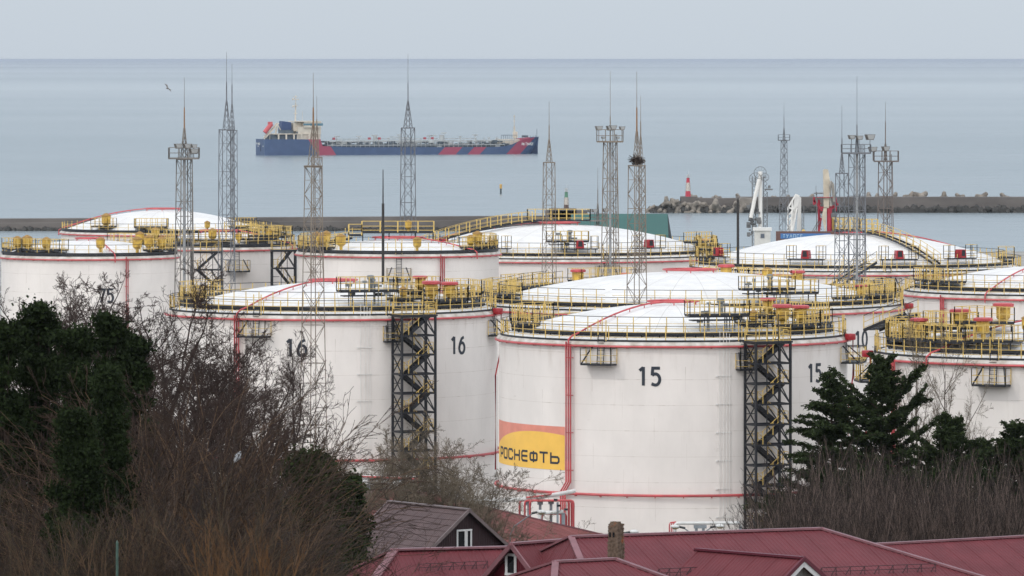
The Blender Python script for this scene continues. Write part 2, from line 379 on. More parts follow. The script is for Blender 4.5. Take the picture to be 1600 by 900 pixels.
# ------------------------------------------------------------------ railing helpers
def guardrail(mbY, mbB, path, h=1.2, posts=True, pw=0.075, rw=0.04, step=1, drop=0.0, top='Y'):
    """posts at path points, mid rails yellow, dark top rail"""
    up = Vector((0, 0, 1))
    if posts:
        for p in path[::step]: mbY.beam(Vector(p)-up*drop, Vector(p)+up*h, pw)
    (mbB if top == 'B' else mbY).sweep([Vector(p)+up*h for p in path], rw)
    mbY.sweep([Vector(p)+up*(h*.55) for p in path], rw*.9)
    mbY.sweep([Vector(p)+up*(h*.18) for p in path], rw*.9)
def rect_path(c, a, w, l, z, sides='nesw', sp=1.0):
    """open path round a rectangle centred c (x,y), rotated a: w along tangent, l radial; returns list of paths"""
    t = Vector((math.cos(a), math.sin(a), 0)); r = dirv(a); c = Vector((c[0], c[1], z))
    cs = {'s': (c-t*w/2+r*l/2, c+t*w/2+r*l/2), 'e': (c+t*w/2+r*l/2, c+t*w/2-r*l/2), 'n': (c+t*w/2-r*l/2, c-t*w/2-r*l/2), 'w': (c-t*w/2-r*l/2, c-t*w/2+r*l/2)}
    out = []
    for k in sides:
        p, q = cs[k]; n = max(1, round((q-p).length/sp)); out.append([p+(q-p)*j/n for j in range(n+1)])
    return out
def cage_platform(mbY, mbB, c, a, w, l, z, sides='nesw', h=1.2, beam=0.22):
    mbB.box((c[0], c[1], z), (w, l, beam), a)
    for p in rect_path(c, a, w, l, z, sides, 0.8): guardrail(mbY, mbB, p, h, top='B' if sides == 'esw' else 'Y')
def breather(root, p, red=False, s=1.0):
    mb = MB(); mb.lathe(p, [(.16*s, 0), (.16*s, .35*s), (.34*s, .45*s), (.48*s, .62*s), (.50*s, 1.32*s), (.50*s, 1.36*s)], 14)
    if red:
        v = mb.build('valve_body', YELD, root); c = MB(); c.lathe((p[0], p[1], p[2]+1.38*s), [(.72*s, 0), (.74*s, .05*s), (.74*s, .2*s), (.6*s, .26*s)], 16); c.build('valve_cap', REDP, root)
    else:
        v = mb.build('valve_body', YELD, root); c = MB(); c.lathe((p[0], p[1], p[2]+1.37*s), [(.56*s, 0), (.54*s, .06*s), (.12*s, .3*s)], 14); c.build('valve_cap', mat('ochre_cap', (0.35, 0.20, 0.05), 0.6, var=.3, vscale=4), root)
# ------------------------------------------------------------------ stair tower
def stair_tower(loc, ang, H, label, L=3.15, W=1.75, lift=1.62, dense=1, group='black stair towers standing against the tanks'):
    root = thing('stair_tower', loc, label, 'stair tower', group, ang)
    # local x tangential, local -y outward
    fr = MB(); st = MB(); ra = MB(); hx, hy = L/2, W/2
    for x in (-hx, hx):
        for y in (-hy, hy): fr.beam((x, y, 0), (x, y, H), 0.17)
    for x in (-hx+1.0, hx-1.0):
        fr.beam((x, -hy, 0), (x, -hy, H), 0.07)
    n = int(H/lift); z = H; k = 0
    while z-lift > 0.3:
        z0, z1 = z-lift, z
        for zz in (z1,):
            for y in (-hy, hy): fr.beam((-hx, y, zz), (hx, y, zz), 0.16, 0.14)
            for x in (-hx, hx): fr.beam((x, -hy, zz), (x, hy, zz), 0.14, 0.14)
        s = 1 if k % 2 == 0 else -1          # flight climbs to the right / left
        xa, xb = -s*(hx-.55), s*(hx-.55)
        yl = hy*.48*(1 if k % 2 else -1)
        for dy in (-.36, .36): st.beam((xa, yl+dy, z0), (xb, yl+dy, z1), 0.07, 0.30)
        for j in range(9):
            t = (j+.5)/9; st.box((xa+(xb-xa)*t, yl, z0+(z1-z0)*t), (.26, .70, .05))
        for dy in (-.42,):
            ra.beam((xa, yl+dy, z0+1.05), (xb, yl+dy, z1+1.05), 0.04); ra.beam((xa, yl+dy, z0+.6), (xb, yl+dy, z1+.6), 0.03)
            for t in (0.05, .5, .95): p = Vector((xa+(xb-xa)*t, yl+dy, z0+(z1-z0)*t)); ra.beam(p, p+Vector((0, 0, 1.05)), .05)
        # landing on the side the flight arrives
        lx = s*(hx-.32)
        st.box((lx, 0, z1-.03), (.64, W*.95, .10))
        for zz in (.45, .75, 1.05): ra.beam((s*hx*.9, -hy*.9, z1+zz), (s*hx*.9, hy*.9, z1+zz), .035); ra.beam((s*(hx-.6), -hy*.86, z1+zz), (s*hx*.9, -hy*.86, z1+zz), .035)
        for yy in (-hy*.9, 0): ra.beam((s*hx*.9, yy, z1), (s*hx*.9, yy, z1+1.05), .04)
        # bracing
        if k % 2 == 0:
            for y in (-hy, hy): fr.beam((hx, y, z0-.0), (hx-1.25, y, z1), 0.085); fr.beam((hx, y, z1-2*lift if z1-2*lift > 0 else 0), (hx-1.25, y, z0), 0.085)
        for x in (-hx,):
            fr.beam((x, -hy, z0), (x, hy, z1), 0.075); fr.beam((x, hy, z0), (x, -hy, z1), 0.075)
        fr.beam((hx, -hy, z0), (hx, hy, z1), 0.075)
        fr.beam((-hx, hy, z1-lift*.5), (-hx+.95, hy, z1-lift*.5), .06)
        z = z0; k += 1
    # top frame and way onto the roof
    fr.box((0, 0, H+.08), (L+.3, W+.3, .14))
    for x in (-hx, -hx+1.05, hx-1.1):
        fr.beam((x, -hy, H), (x, -hy, H+2.3), .06)
    fr.beam((-hx, -hy, H+2.3), (-hx+1.05, -hy, H+2.3), .05)
    for p in ([(-hx, -hy, H), (-hx+1, -hy, H), (0, -hy, H), (hx, -hy, H)], [(hx, -hy, H), (hx, hy, H)], [(-hx, hy, H), (-hx, -hy, H)]):
        guardrail(ra, fr, p, 1.2)
    fr.build('frame', BLK, root); st.build('stair_flight', BLK, root); ra.build('guardrail', YEL, root)
    return root
# ------------------------------------------------------------------ tanks
def tank(px, d, R, zr, H, rise, label, feats, posts=None, zup=0.95, name='storage_tank', lowhoop=11.85, walk=True):
    cx = X(px, d); root = thing(name, (cx, d, zr-H), label, 'storage tank', 'white oil storage tanks of the terminal')
    SH = shell_mat('shell_paint_%d_%d' % (int(R*10), int(H)), R)
    SEG = 128; mb = MB()
    mb.lathe((0, 0, 0), [(R, -1.0), (R, H*.25), (R, H*.5), (R, H*.75), (R, H)], SEG, caps=False)
    mb.build('shell', SH, root, smooth=True)
    mb = MB(); prof = [(R, H), (R+.22, H+.02), (R+.24, H+.10), (R+.1, H+.30), (R-.35, H+.42)]
    mb.lathe((0, 0, 0), prof, SEG, caps=False); mb.build('rim', APR, root, smooth=True, auto=25)
    def zroof(r): return H+.40+(rise-.4)*(1-(r/(R-.3))**2)
    mb = MB(); prof = []
    for k in range(17): r = (R-.3)*(1-k/16); prof.append((max(r, .01), zroof(r)))
    mb.lathe((0, 0, 0), prof, SEG, caps=False); mb.build('roof', ROOFW, root, smooth=True)
    fa = feats
    # ring beams, walkway and guardrails
    blk, yel = MB(), MB()
    n = int(2*math.pi*R/1.55)
    A = [2*math.pi*k/n for k in range(n)]
    ro, ri = R-.12, R-1.15
    def ringbeam(r, z, w, h): blk.sweep([pol(r, a, z) for a in [2*math.pi*k/(n*2) for k in range(n*2)]], w, h, closed=True)
    ringbeam(ro, H+.42, .10, .16)
    if not walk: ringbeam(ro-.05, H+.62, .35, .22)
    if walk:
        ringbeam(ri, H+zup, .14, .24); ringbeam(ri-.9, H+zup, .10, .18)
        mbw = MB(); aa = [2*math.pi*k/(n) for k in range(n+1)]
        for k in range(n):
            mbw.quad(pol(ri, aa[k], H+zup+.10), pol(ri, aa[k+1], H+zup+.10), pol(ri-.9, aa[k+1], H+zup+.10), pol(ri-.9, aa[k], H+zup+.10))
        mbw.build('walkway', BLK, root)
        for a in A: blk.beam(pol(ri, a, H+.4), pol(ri, a, H+zup), .10); blk.beam(pol(ri-.9, a, H+.4), pol(ri-.9, a, H+zup), .08)
    up = Vector((0, 0, 1))
    def ringrail(r, z0, h, dense=None, gaps=()):
        nonlocal yel
        m2 = n if dense is None else dense
        al = [2*math.pi*(k+.37)/m2 for k in range(m2)]
        def ing(a):
            a = (a+math.pi) % (2*math.pi)-math.pi
            return any(R_(g0) < a < R_(g1) for g0, g1 in gaps)
        for a in al:
            if not ing(a): yel.beam(pol(r, a, z0), pol(r, a, z0+h), .075)
        fine = [2*math.pi*k/(m2*2) for k in range(m2*2)]
        for zz, w, tgt in ((h, .05, blk), (h*.58, .04, yel), (h*.25, .04, yel)):
            for k in range(len(fine)):
                a, b_ = fine[k], fine[k]+2*math.pi/(m2*2)
                if not ing((a+b_)/2): tgt.beam(pol(r, a, z0+zz), pol(r, b_, z0+zz), w)
    ringrail(ro-.02, H+.40, 1.22, n)
    yel.build('guardrail', YEL, root); yel = MB()
    if walk: ringrail(ri-.86, H+zup+.08, 1.22, n, gaps=fa.get('gaps', ((-26.5, -25.0),)))
    blk.build('ring_beam', BLK, root)
    # red hoop under the rim
    mb = MB(); hr = R+.30
    mb.sweep([pol(hr, 2*math.pi*k/120, H-.02) for k in range(120)], .17, .17, 8, True)
    if lowhoop:
        mb.sweep([pol(hr+.02, 2*math.pi*k/120, H-lowhoop) for k in range(120)], .22, .22, 8, True)
    for k in range(40):
        a = 2*math.pi*k/40+.03
        mb.beam(pol(R-.02, a, H-.12), pol(hr, a, H-.12), .06)
        if lowhoop: mb.beam(pol(R-.02, a, H-lowhoop-.16), pol(hr, a, H-lowhoop-.16), .07)
    mb.build('hoop_pipe', REDP, root, smooth=True, auto=40)
    # red crown ring + feed pipe
    cr = fa.get('crown', 2.1)
    mb = MB(); zc = H+rise+.22
    mb.sweep([pol(cr, 2*math.pi*k/28, zc) for k in range(28)], .16, .16, 8, True)
    for k in range(6): a = k*math.pi/3; mb.beam(pol(cr, a, zroof(cr)-.05), pol(cr, a, zc), .08)
    mb.beam(pol(cr, 0.5, zc), pol(cr, .5+math.pi, zc), .10)
    fd = R_(fa.get('feed', -40))
    pts = [pol(cr, fd+.25, zc)]+[pol(r, fd, zroof(r)+.28) for r in np.linspace(cr+1.5, R-1.2, 9)]+[pol(R-.2, fd, H+.75), pol(R+.32, fd, H+.45), pol(R+.36, fd, H-.3)]
    mb.pipe(pts, .15, 8)
    for r in np.linspace(cr+2, R-2, 5): mb.beam(pol(r, fd, zroof(r)-.03), pol(r, fd, zroof(r)+.28), .07)
    mb.build('crown_pipe', REDP, root, smooth=True, auto=40)
    # vertical risers
    rs = fa.get('risers', None)
    if rs is not None:
        for k in range(fa.get('nriser', 3)):
            mb = MB(); a = R_(rs)+(k-1)*.21/R; zb = H-lowhoop+.9 if lowhoop else .4
            p = [pol(R+.36, a, H+.1 if k else H+.3), pol(R+.36, a, zb), pol(R+.40, a-.5/R, zb-.75), pol(R+.40, a-.5/R, .2)]
            mb.pipe(p, .14, 8)
            for zz in np.arange(2, H-.5, 3.0): mb.beam(pol(R-.02, p and a, zz), pol(R+.36, a, zz), .06) if zz > zb else None
            mb.build('riser_pipe', REDP, root, smooth=True, auto=40)
    # thin white cable conduits
    if 'conduit' in fa:
        mb = MB(); a0 = R_(fa['conduit'])
        for k, da in enumerate((0, .30, .55, .80)):
            mb.beam(pol(R+.07, a0+da/R, 3.6), pol(R+.07, a0+da/R, H+1.3-.1*k), .04)
        for zz in np.arange(4.4, H, 2.25): mb.beam(pol(R+.05, a0-.25/R, zz), pol(R+.05, a0+1.0/R, zz), .05); mb.box(tuple(pol(R+.08, a0-.25/R, zz)), (.13, .13, .13))
        mb.build('cable_conduit', mat('pale_conduit', (0.74, 0.73, 0.71), .5, var=.1), root)
    # hanging maintenance platforms: (angle, drop, width, depth, style)
    for (adeg, drop, w, l, redbox) in fa.get('hang', ()):
        a = R_(adeg); mb, my = MB(), MB(); zf = H-drop; c = pol(R+l/2+.02, a, zf)
        mb.box((c.x, c.y, zf), (w, l, .14), a)
        for p in rect_path((c.x, c.y), a, w, l, zf+.05, 'esw', .9): guardrail(my, mb, p, 1.25, top='B', pw=.06)
        t = Vector((math.cos(a), math.sin(a), 0))
        for s in (-1, 1):
            q = pol(R+l, a, zf)+t*(s*w/2*.97); mb.beam(q, pol(R+.05, a, zf+1.35)+t*(s*w/2*.6), .09)
            mb.beam(pol(R, a, H+.9)+t*(.28*s), pol(R+.25, a, zf)+t*(.28*s), .06)
        for zz in np.arange(zf+.2, H+.9, .3): mb.beam(pol(R+.2, a, zz)+t*.28, pol(R+.2, a, zz)-t*.28, .035)
        for s in (-1, 1): my.beam(pol(R-.1, a, H+.4)+t*(.35*s), pol(R-.1, a, H+2.1)+t*(.35*s), .08)
        my.build('guardrail', YEL, mb.build('hanging_platform', BLK, root))
        if redbox:
            rb = MB(); q = pol(R+.55, a, zf+2.0)-t*(w*.12); rb.lathe((q.x, q.y, q.z-.2), [(.05, 0), (.42, .03), (.45, .1), (.45, .45), (.42, .52), (.05, .55)], 14)
            e = q+t*1.2; rb.pipe([q+Vector((0, 0, .1)), e+Vector((0, 0, .1)), e-Vector((0, 0, 3.2)), e-t*2.0-Vector((0, 0, 5.4)), e-t*2.0-Vector((0, 0, 13.5))], .13, 8)
            rb.build('foam_chamber', REDB, root, smooth=True, auto=40)
    # roof platforms with equipment: (angle, r, w, l, zoff)
    if fa.get('plat'):
        for (adeg, r, w, l, zo) in fa['plat']:
            mb, my = MB(), MB()
            a = R_(adeg); c = pol(r, a, 0); cage_platform(my, mb, (c.x, c.y), a, w, l, zroof(r)+zo)
            for sx in (-1, 1):
                for sy in (-1, 1):
                    t = Vector((math.cos(a), math.sin(a), 0)); q = c+t*(sx*w*.45)+dirv(a)*(sy*l*.45); mb.beam((q.x, q.y, zroof(r)-.3), (q.x, q.y, zroof(r)+zo), .1)
            my.build('guardrail', YEL, mb.build('roof_platform', BLK, root))
    for (adeg, r, red, s) in fa.get('valves', ()):
        p = pol(r, R_(adeg), zroof(r)+.1); breather(root, tuple(p), red, s)
    for (adeg, r) in fa.get('redbox', ()):     # slanted red foam boxes near the rim with small cages
        a = R_(adeg); p = pol(r, a, zroof(r)); mb, my = MB(), MB(); t = Vector((math.cos(a), math.sin(a), 0)); u = Vector((0, 0, 1)); rr = dirv(a)
        b0 = p+u*.72
        mb.prism([b0-t*.48-rr*.4, b0+t*.48-rr*.4, b0+t*.36-rr*.4+u*.92, b0-t*.36-rr*.4+u*.92], rr*.9)
        mb.build('foam_box', REDB, root)
        hole = MB(); hole.prism([b0-t*.28+rr*.51+u*.2, b0+t*.28+rr*.51+u*.2, b0+t*.22+rr*.51+u*.85, b0-t*.22+rr*.51+u*.85], rr*.01); hole.build('foam_outlet', BLK, root)
        bb = MB(); bb.box(tuple(p+u*.62), (4.2, 1.0, .14), a)
        for s in (-1, 1):
            bb.beam(p+t*(1.9*s)-u*.2, p+t*(1.9*s)+u*.62, .09)
            for q in rect_path(tuple(p+t*(1.75*s))[:2], a, .8, 1.0, p.z+.65, 'nesw', .8): guardrail(my, bb, q, 1.5, pw=.07)
        my.build('guardrail', YEL, bb.build('roof_platform', BLK, root))
    # big painted number
    for (s, adeg, ztop, h, w) in fa.get('num', ()):
        mb = MB(); text_on_cyl(mb, s, R, R_(adeg), H-ztop-h, w, h, .24, .18); mb.build('painted_number', NUM, root)
    # grey sampling gear behind the walkway
    if 'gear' in fa:
        mb = MB(); rg = random.Random(int(px)); my = MB(); bk = MB()
        a0 = R_(fa['gear']); c = pol(R-2.6, a0, 0); zc2 = zroof(R-2.6)
        cage_platform(my, bk, (c.x, c.y), a0, 5.0, 1.4, zc2+1.25, 'nesw'); bk.box((c.x, c.y, zc2+.85), (4.4, 1.2, .10), a0)
        t = Vector((math.cos(a0), math.sin(a0), 0))
        for k in range(9):
            q = c+t*rg.uniform(-2.2, 2.2)+dirv(a0)*rg.uniform(-.5, .5); h = rg.uniform(.8, 2.2)
            mb.beam((q.x, q.y, zc2), (q.x, q.y, zc2+h), .10); mb.box((q.x, q.y, zc2+h), (rg.uniform(.2, .7), .3, rg.uniform(.12, .3)), a0)
        q = c+t*.3; mb.lathe((q.x, q.y, zc2+1.3), [(.2, 0), (.2, .9), (.3, .95), (.3, 1.25), (.1, 1.3)], 10)
        mb.build('sampling_gear', mat('gear_grey', (.25, .27, .28), .5, var=.3), root); my.build('guardrail', YEL, bk.build('roof_platform', BLK, root))
    if yel.v: yel.build('guardrail', YEL, root)
    root['zroofH'] = H
    return root, zroof

FEAT_A = dict(risers=-36.6, feed=-36.6, conduit=13.5,
   hang=((-25.2, 1.45, 2.7, 1.1, False), (21.5, 1.85, 1.3, .9, False), (76, 1.75, 3.2, 1.5, True)),
   valves=((49, 11.4, True, 1.1), (63, 11.4, True, 1.0), (36, 10.6, False, .7), (62, 8.6, True, .9)),
   plat=((54, 12.0, 4.0, 2.0, .35), (70, 12.0, 3.2, 2.2, .4), (36, 10.8, 2.6, 1.8, .3), (60, 8.6, 3.6, 2.2, .3), (-80, 12.3, 3.4, 1.8, .3), (-105, 12.0, 5.0, 2.4, .5), (105, 11.6, 4.5, 2.2, .5)),
   gear=16, crown=2.1)
# --- tank 15
F15 = dict(FEAT_A); F15['num'] = (('15', -9.1, 1.62, 1.48, .82), ('15', 51.5, 1.62, 1.48, .82))
t15, zr15 = tank(1052, 502, 14.25, Z(529, 502), 18.0, 2.85, 'white tank numbered 15 with a yellow and red lettered flag panel on its left', F15)
# flag panel on tank 15
def flag(root, R, H, a0, a1, zt_, zb_, text=True):
    n = 48; red = MB(); yl = MB()
    def peak(a): return zt_-.50-.00125*(math.degrees(a)+52)**2
    for k in range(n):
        b0, b1 = R_(a0+(a1-a0)*k/n), R_(a0+(a1-a0)*(k+1)/n)
        red.quad(pol(R+.012, b0, peak(b0)-.1), pol(R+.012, b1, peak(b1)-.1), pol(R+.012, b1, zt_), pol(R+.012, b0, zt_))
        yl.quad(pol(R+.018, b0, zb_), pol(R+.018, b1, zb_), pol(R+.018, b1, peak(b1)), pol(R+.018, b0, peak(b0)))
    f = red.build('flag_panel', FLAGR, root, label='faded red field of the flag panel'); y = yl.build('flag_panel', FLAGY, root, label='yellow arched field of the flag panel with black lettering')
    if text:
        word = 'РОСНЕФТЬ'; R2 = R+.02
        for k, ch in enumerate(word):
            mb = MB(); text_on_cyl(mb, ch, R2, R_(-61.2)+(k-3.5)*1.28/R2, zb_+.50, .98, .88, .17, .30, .02); mb.build('letter', NUM, y)
flag(t15, 14.25, 18, -89, -39, 18-6.56, 18-10.05)
# --- tank 16
F16 = dict(FEAT_A); F16['risers'] = -32.3; F16['feed'] = -32.3; F16['num'] = (('16', -10.9, 1.62, 1.48, .82), ('16', 49.9, 1.62, 1.48, .82)); F16['conduit'] = 11.0
t16, zr16 = tank(520.5, 531, 14.25, Z(489, 531), 18.0, 2.65, 'white tank numbered 16 at the left, bare branches in front of it', F16)
# --- stair towers of 15 and 16
def st_at(tk, d, R, adeg, H, label, **k):
    a = R_(adeg); base = tk.location; p = Vector((base.x, base.y, base.z))+dirv(a)*(R+.45+.9)
    return stair_tower(p, a, H, label, **k)
st_at(t15, 502, 14.25, 27.3, 18.3, 'tall black zigzag stair tower right of centre, dark cedar at its foot')
st_at(t16, 531, 14.25, 27.6, 18.3, 'tall black zigzag stair tower left of centre, tan bare trees at its foot')
# --- tank 10 behind 15
F10 = dict(feed=168, crown=2.5, num=(('10', 49.8, 1.65, 1.5, .82),), gear=22,
   hang=((80, 1.8, 3.0, 1.4, True), (-80, 1.8, 3.0, 1.4, True)),
   valves=((150, 15.5, False, 1), (-140, 16, True, 1), (165, 15, True, 1.1), (140, 16.5, True, 1), (-160, 16.5, True, .8), (62, 17.5, True, .8)),
   plat=((30, 17.5, 5.0, 1.4, .9), (-150, 16, 6, 2.6, .6), (150, 16, 6, 2.6, .5), (75, 18, 5, 2, .4), (-75, 18, 5.5, 2.2, .5), (-100, 18, 6, 2.4, .5), (-120, 17.5, 6, 2.2, .6), (100, 18, 5, 2, .5), (165, 16, 4.5, 2.2, .6), (52, 18.2, 4, 1.4, .5)))
t10, _ = tank(1078, 571, 19.95, Z(480, 571), 17.6, 3.3, 'very wide white domed tank numbered 10 rising right behind the tank numbered 15', F10, lowhoop=None)
# --- tank at the right edge
FD = dict(FEAT_A); FD['risers'] = -64; FD['feed'] = -48; FD['hang'] = ((-84, 1.8, 3.0, 1.4, True), (-25, 1.5, 2.7, 1.1, False)); FD['valves'] = ((-66, 8.6, True, 1.1), (-50, 6.0, True, 1.1), (-80, 11, True, 1.), (-40, 10, True, 1.), (-20, 9, False, 1.)); FD['plat'] = ((-76, 12.2, 4, 2, .5), (-60, 11.9, 4.4, 2.0, .5), (-66, 9.4, 4.4, 2.4, .7), (-90, 12.2, 4, 2, .6), (-46, 12, 4, 2, .5), (-50, 8, 4, 2.4, .8), (-108, 12, 4, 2.4, .6), (-125, 11, 4, 2.4, .6), (-30, 11.6, 4, 2, .5))
tD, _ = tank(1655, 470, 14.25, Z(557, 470), 18.0, 2.8, 'white tank at the right edge, half hidden by the dark cedars', FD)
tE, _ = tank(1640, 600, 14.25, Z(460, 600), 18.0, 2.8, 'white tank at the right edge between the cedar tank and the steep dome', dict(feed=-30, crown=2.1, plat=((-80, 12.2, 4, 2, .5), (-60, 12.2, 4, 2, .5)), risers=-50), lowhoop=None)
# --- back right steep dome
FR = dict(feed=118, crown=2.3, redbox=((-69, 16.9), (-22, 16.9), (13.5, 16.9), (41, 16.9), (-45, -16.9)), hang=((8, 1.6, 2.6, 1.1, False),),
   valves=(), plat=((-86, 17.2, 4, 1.8, .5), (-100, 17, 3.4, 1.8, 1.2), (86, 17.2, 4, 1.8, .5)))
FR['redbox'] = ((-69, 16.9), (-22, 16.9), (13.5, 16.9), (41, 16.9))
tR, zrR = tank(1336, 700, 19.0, Z(421.5, 700), 17.0, 4.1, 'steep domed white tank at the right with a stair climbing to its crown', FR, lowhoop=None)
mb, my = MB(), MB()      # stair up the dome and crown platform
a = R_(28); pr = [pol(r, a, zrR(r)+.35) for r in np.linspace(17.6, 2.6, 22)]
for s in (-.45, .45):
    t = Vector((math.cos(a), math.sin(a), 0))
    mb.sweep([p+t*s for p in pr], .07, .22); guardrail(my, mb, [p+t*s*1.1 for p in pr[::2]], 1.15)
for p in pr: mb.box(tuple(p), (.9, .3, .06), a)
mb.box((0, -1.0, 17+4.1+.35), (5.0, 1.6, .14)); mb.box((-1.0, 1.2, 17+4.1+.45), (3.0, 1.6, .14))
for q in rect_path((0, -1.0), 0, 5.0, 1.6, 17+4.1+.4, 'nw', .6)+rect_path((-1.0, 1.2), 0, 3.0, 1.6, 17+4.1+.5, 'nesw', .6)+rect_path((0, -1), 0, 5, 1.6, 21.5, 's', .6): guardrail(my, mb, q, 1.3)
my.build('guardrail', YEL, mb.build('dome_stair', BLK, tR))
# --- back centre wide dome
FC = dict(feed=-100, crown=2.6, redbox=((-26, 18), (7.5, 18), (36, 18), (-50, 18)), hang=((16, 1.7, 2.7, 1.1, False),),
   plat=((80, 18, 5, 2, .5), (66, 18.2, 4, 2, 1.2), (95, 18, 4, 2, .5)), valves=((76, 18, True, .8),), gear=3)
tC, zrC = tank(873, 743, 19.8, Z(402, 743), 17.0, 4.0, 'wide white domed tank in the middle distance in front of the green shed', FC, lowhoop=None)
mb, my = MB(), MB()
a = R_(-68); pr = [pol(r, a, zrC(r)+.5) for r in np.linspace(18.6, 3.0, 24)]; t = Vector((math.cos(a), math.sin(a), 0))
for s in (-.5, .5): mb.sweep([p+t*s for p in pr], .08, .24); guardrail(my, mb, [p+t*s*1.1 for p in pr[::2]], 1.2, pw=.11)
for p in pr: mb.box(tuple(p), (1.0, .35, .06), a)
mb.box((0, -.6, 17+4.0+.5), (7.6, 1.4, .16))
for q in rect_path((0, -.6), 0, 7.6, 1.4, 21.55, 'nesw', 1.0): guardrail(my, mb, q, 1.3, pw=.12)
my.build('guardrail', YEL, mb.build('dome_stair', BLK, tC))
# --- small flat tank left of centre
FB = dict(feed=50, crown=3.0, risers=26, nriser=3, hang=((1.5, 2.5, 2.7, 1.2, False),),
   valves=((13, 10.4, False, .95), (75, 9.4, False, 1.1), (60, 9.6, False, .9), (-38, 10.2, False, 1.1), (-62, 9.8, False, 1.05), (-80, 9.4, False, 1.05), (-75, 8.4, False, 1.0)),
   plat=((62, 10.2, 4.5, 2, .35), (78, 10.2, 4.5, 2, .35), (-60, 10.2, 4, 2, .35), (-80, 10.2, 4, 2, .35), (-100, 10, 4, 2, .5), (100, 10, 4, 2, .5)))
tB, zrB = tank(622, 700, 11.5, Z(397, 700), 17.0, 1.7, 'smaller white tank with a low roof left of the middle, black mast before it', FB, lowhoop=None, walk=False)
mb, my = MB(), MB()
pr = [Vector((x, -1.5, 17+zz)) for x, zz in ((-8.4, .9), (-7.0, 1.1), (-5.6, 1.3), (-5.59, 2.2), (-4.1, 2.2), (-4.09, 2.55), (-2, 2.55), (0, 2.55), (2.3, 2.55), (4.1, 2.55))]
for s in (-.6, .6): mb.sweep([p+Vector((0, s, 0)) for p in pr], .1, .24); guardrail(my, mb, [p+Vector((0, s, 0)) for p in pr], 1.25, pw=.12)
mb.box((0, -1.5, 19.55), (8.2, 1.2, .2)); 
for x in (-6, -4, -1, 2, 4): mb.beam((x, -1.5, 17.5), (x, -1.5, 19.4), .12)
my.build('guardrail', YEL, mb.build('roof_gangway', BLK, tB)); breather(tB, (1.2, -1.5, 19.6), False, .8)
# --- small tank behind the two left masts
FA2 = dict(feed=70, crown=2.4, hang=((16, 2.4, 2.6, 1.2, False),), valves=((-3, 7.4, False, 1.0), (20, 7.6, False, .7), (-75, 7.6, False, 1.0), (60, 7.0, False, .8)),
   plat=((-60, 7.6, 4, 2, .4), (0, 7.6, 4, 1.8, .4), (40, 7.6, 4.4, 2.0, .5), (60, 6.5, 4, 2.4, .5), (-30, 7.6, 3, 2, .4), (80, 7.4, 4, 2, .6)))
tA, zrA = tank(342, 720, 9.0, Z(388, 720), 17.0, 1.9, 'narrow white tank at the left between two black stair towers', FA2, lowhoop=None, walk=False)
tb = tA.location
stair_tower((X(322, 700), 702, tb.z), 0.0, 17.1, 'black zigzag stair tower at the left, behind the nearest floodlight mast', L=3.4, W=1.8, lift=2.0)
stair_tower((X(442, 705), 707, tb.z), 0.12, 17.1, 'black stair tower standing in the gap between two small left tanks', L=2.7, W=1.8, lift=2.0)
# --- tank with the painted 75, left
F75 = dict(feed=20, crown=1.6, risers=28.5, nriser=2, num=(('75', 14.5, 3.2, 1.55, .8),),
   valves=((40, 9.0, False, 1.1), (12, 8.6, False, 1.0), (55, 8.5, False, 1.1), (70, 8.8, False, 1.0), (62, 6.6, False, 1.0), (-30, 8.6, False, 1.0), (-50, 8.6, False, 1.1), (-66, 8.6, False, 1.)),
   plat=((66, 8.8, 4, 2, .3), (110, 8.4, 5, 2.2, .5), (150, 8.4, 5, 2.2, .5), (-30, 8.8, 5, 1.8, .4), (-60, 8.8, 5, 1.8, .4)))
t75, zr75 = tank(140, 690, 9.9, Z(401.5, 690), 17.0, 1.9, 'white tank at the far left with a faint dark 75 behind bare branches', F75, lowhoop=None, walk=False)
# --- distant wide dome, far left
FL = dict(feed=-88, crown=2.6, valves=((-34, 13, False, 1.3), (30, 13.5, False, .8)), plat=((-36, 13, 3, 2, .4), (-4, 13, 4.5, 2, .4), (60, 13.2, 4, 2, .4)))
tL, zrL = tank(255, 858, 14.25, Z(364, 858), 17.0, 3.2, 'farthest white domed tank at the left against the sea', FL, lowhoop=None, walk=False)
# gangway with steps between the left tanks
def gangway(pts_a, w, label, name='gangway', grp=None):
    c = Vector(pts_a[0]); root = thing(name, c, label, 'gangway', grp); mb, my = MB(), MB()
    pts = [Vector(p)-c for p in pts_a]
    t = (pts[-1]-pts[0]); t.z = 0; t.normalize(); s = Vector((-t.y, t.x, 0))
    fine = []
    for a_, b_ in zip(pts[:-1], pts[1:]):
        n = max(1, round((b_-a_).length/2.2))
        fine += [a_+(b_-a_)*k/n for k in range(n)]
    fine.append(pts[-1])
    for k in (-1, 1): mb.sweep([p+s*k*w/2 for p in fine], .1, .26); guardrail(my, mb, [p+s*k*w/2 for p in fine], 1.2, pw=.075, rw=.04, top='B')
    for a_, b_ in zip(fine[:-1], fine[1:]):
        for j in range(3): q = a_+(b_-a_)*(j+.5)/3; mb.box(tuple(q), (.4, w, .08), math.atan2(t.y, t.x))
    mb.build('deck', BLK, root); my.build('guardrail', YEL, root); return root
gangway([at(352, 362, 722), at(392, 361, 723), at(400, 363, 723), at(452, 384, 721)], 1.3, 'yellow railed steps descending right from the narrow left tank')
gangway([at(372, 356, 800), at(420, 361, 802), at(450, 368, 804)], 1.3, 'far yellow railed catwalk below the breakwater at the left')
gangway([at(452, 385, 725), at(490, 384, 722), at(545, 372, 720)], 1.4, 'yellow railed catwalk leading right onto the low roofed tank')
gangway([at(776, 459, 574), at(790, 456, 577), at(830, 447, 581), at(868, 443, 586)], 1.5, 'yellow catwalk climbing behind the gap between tanks 16 and 15')
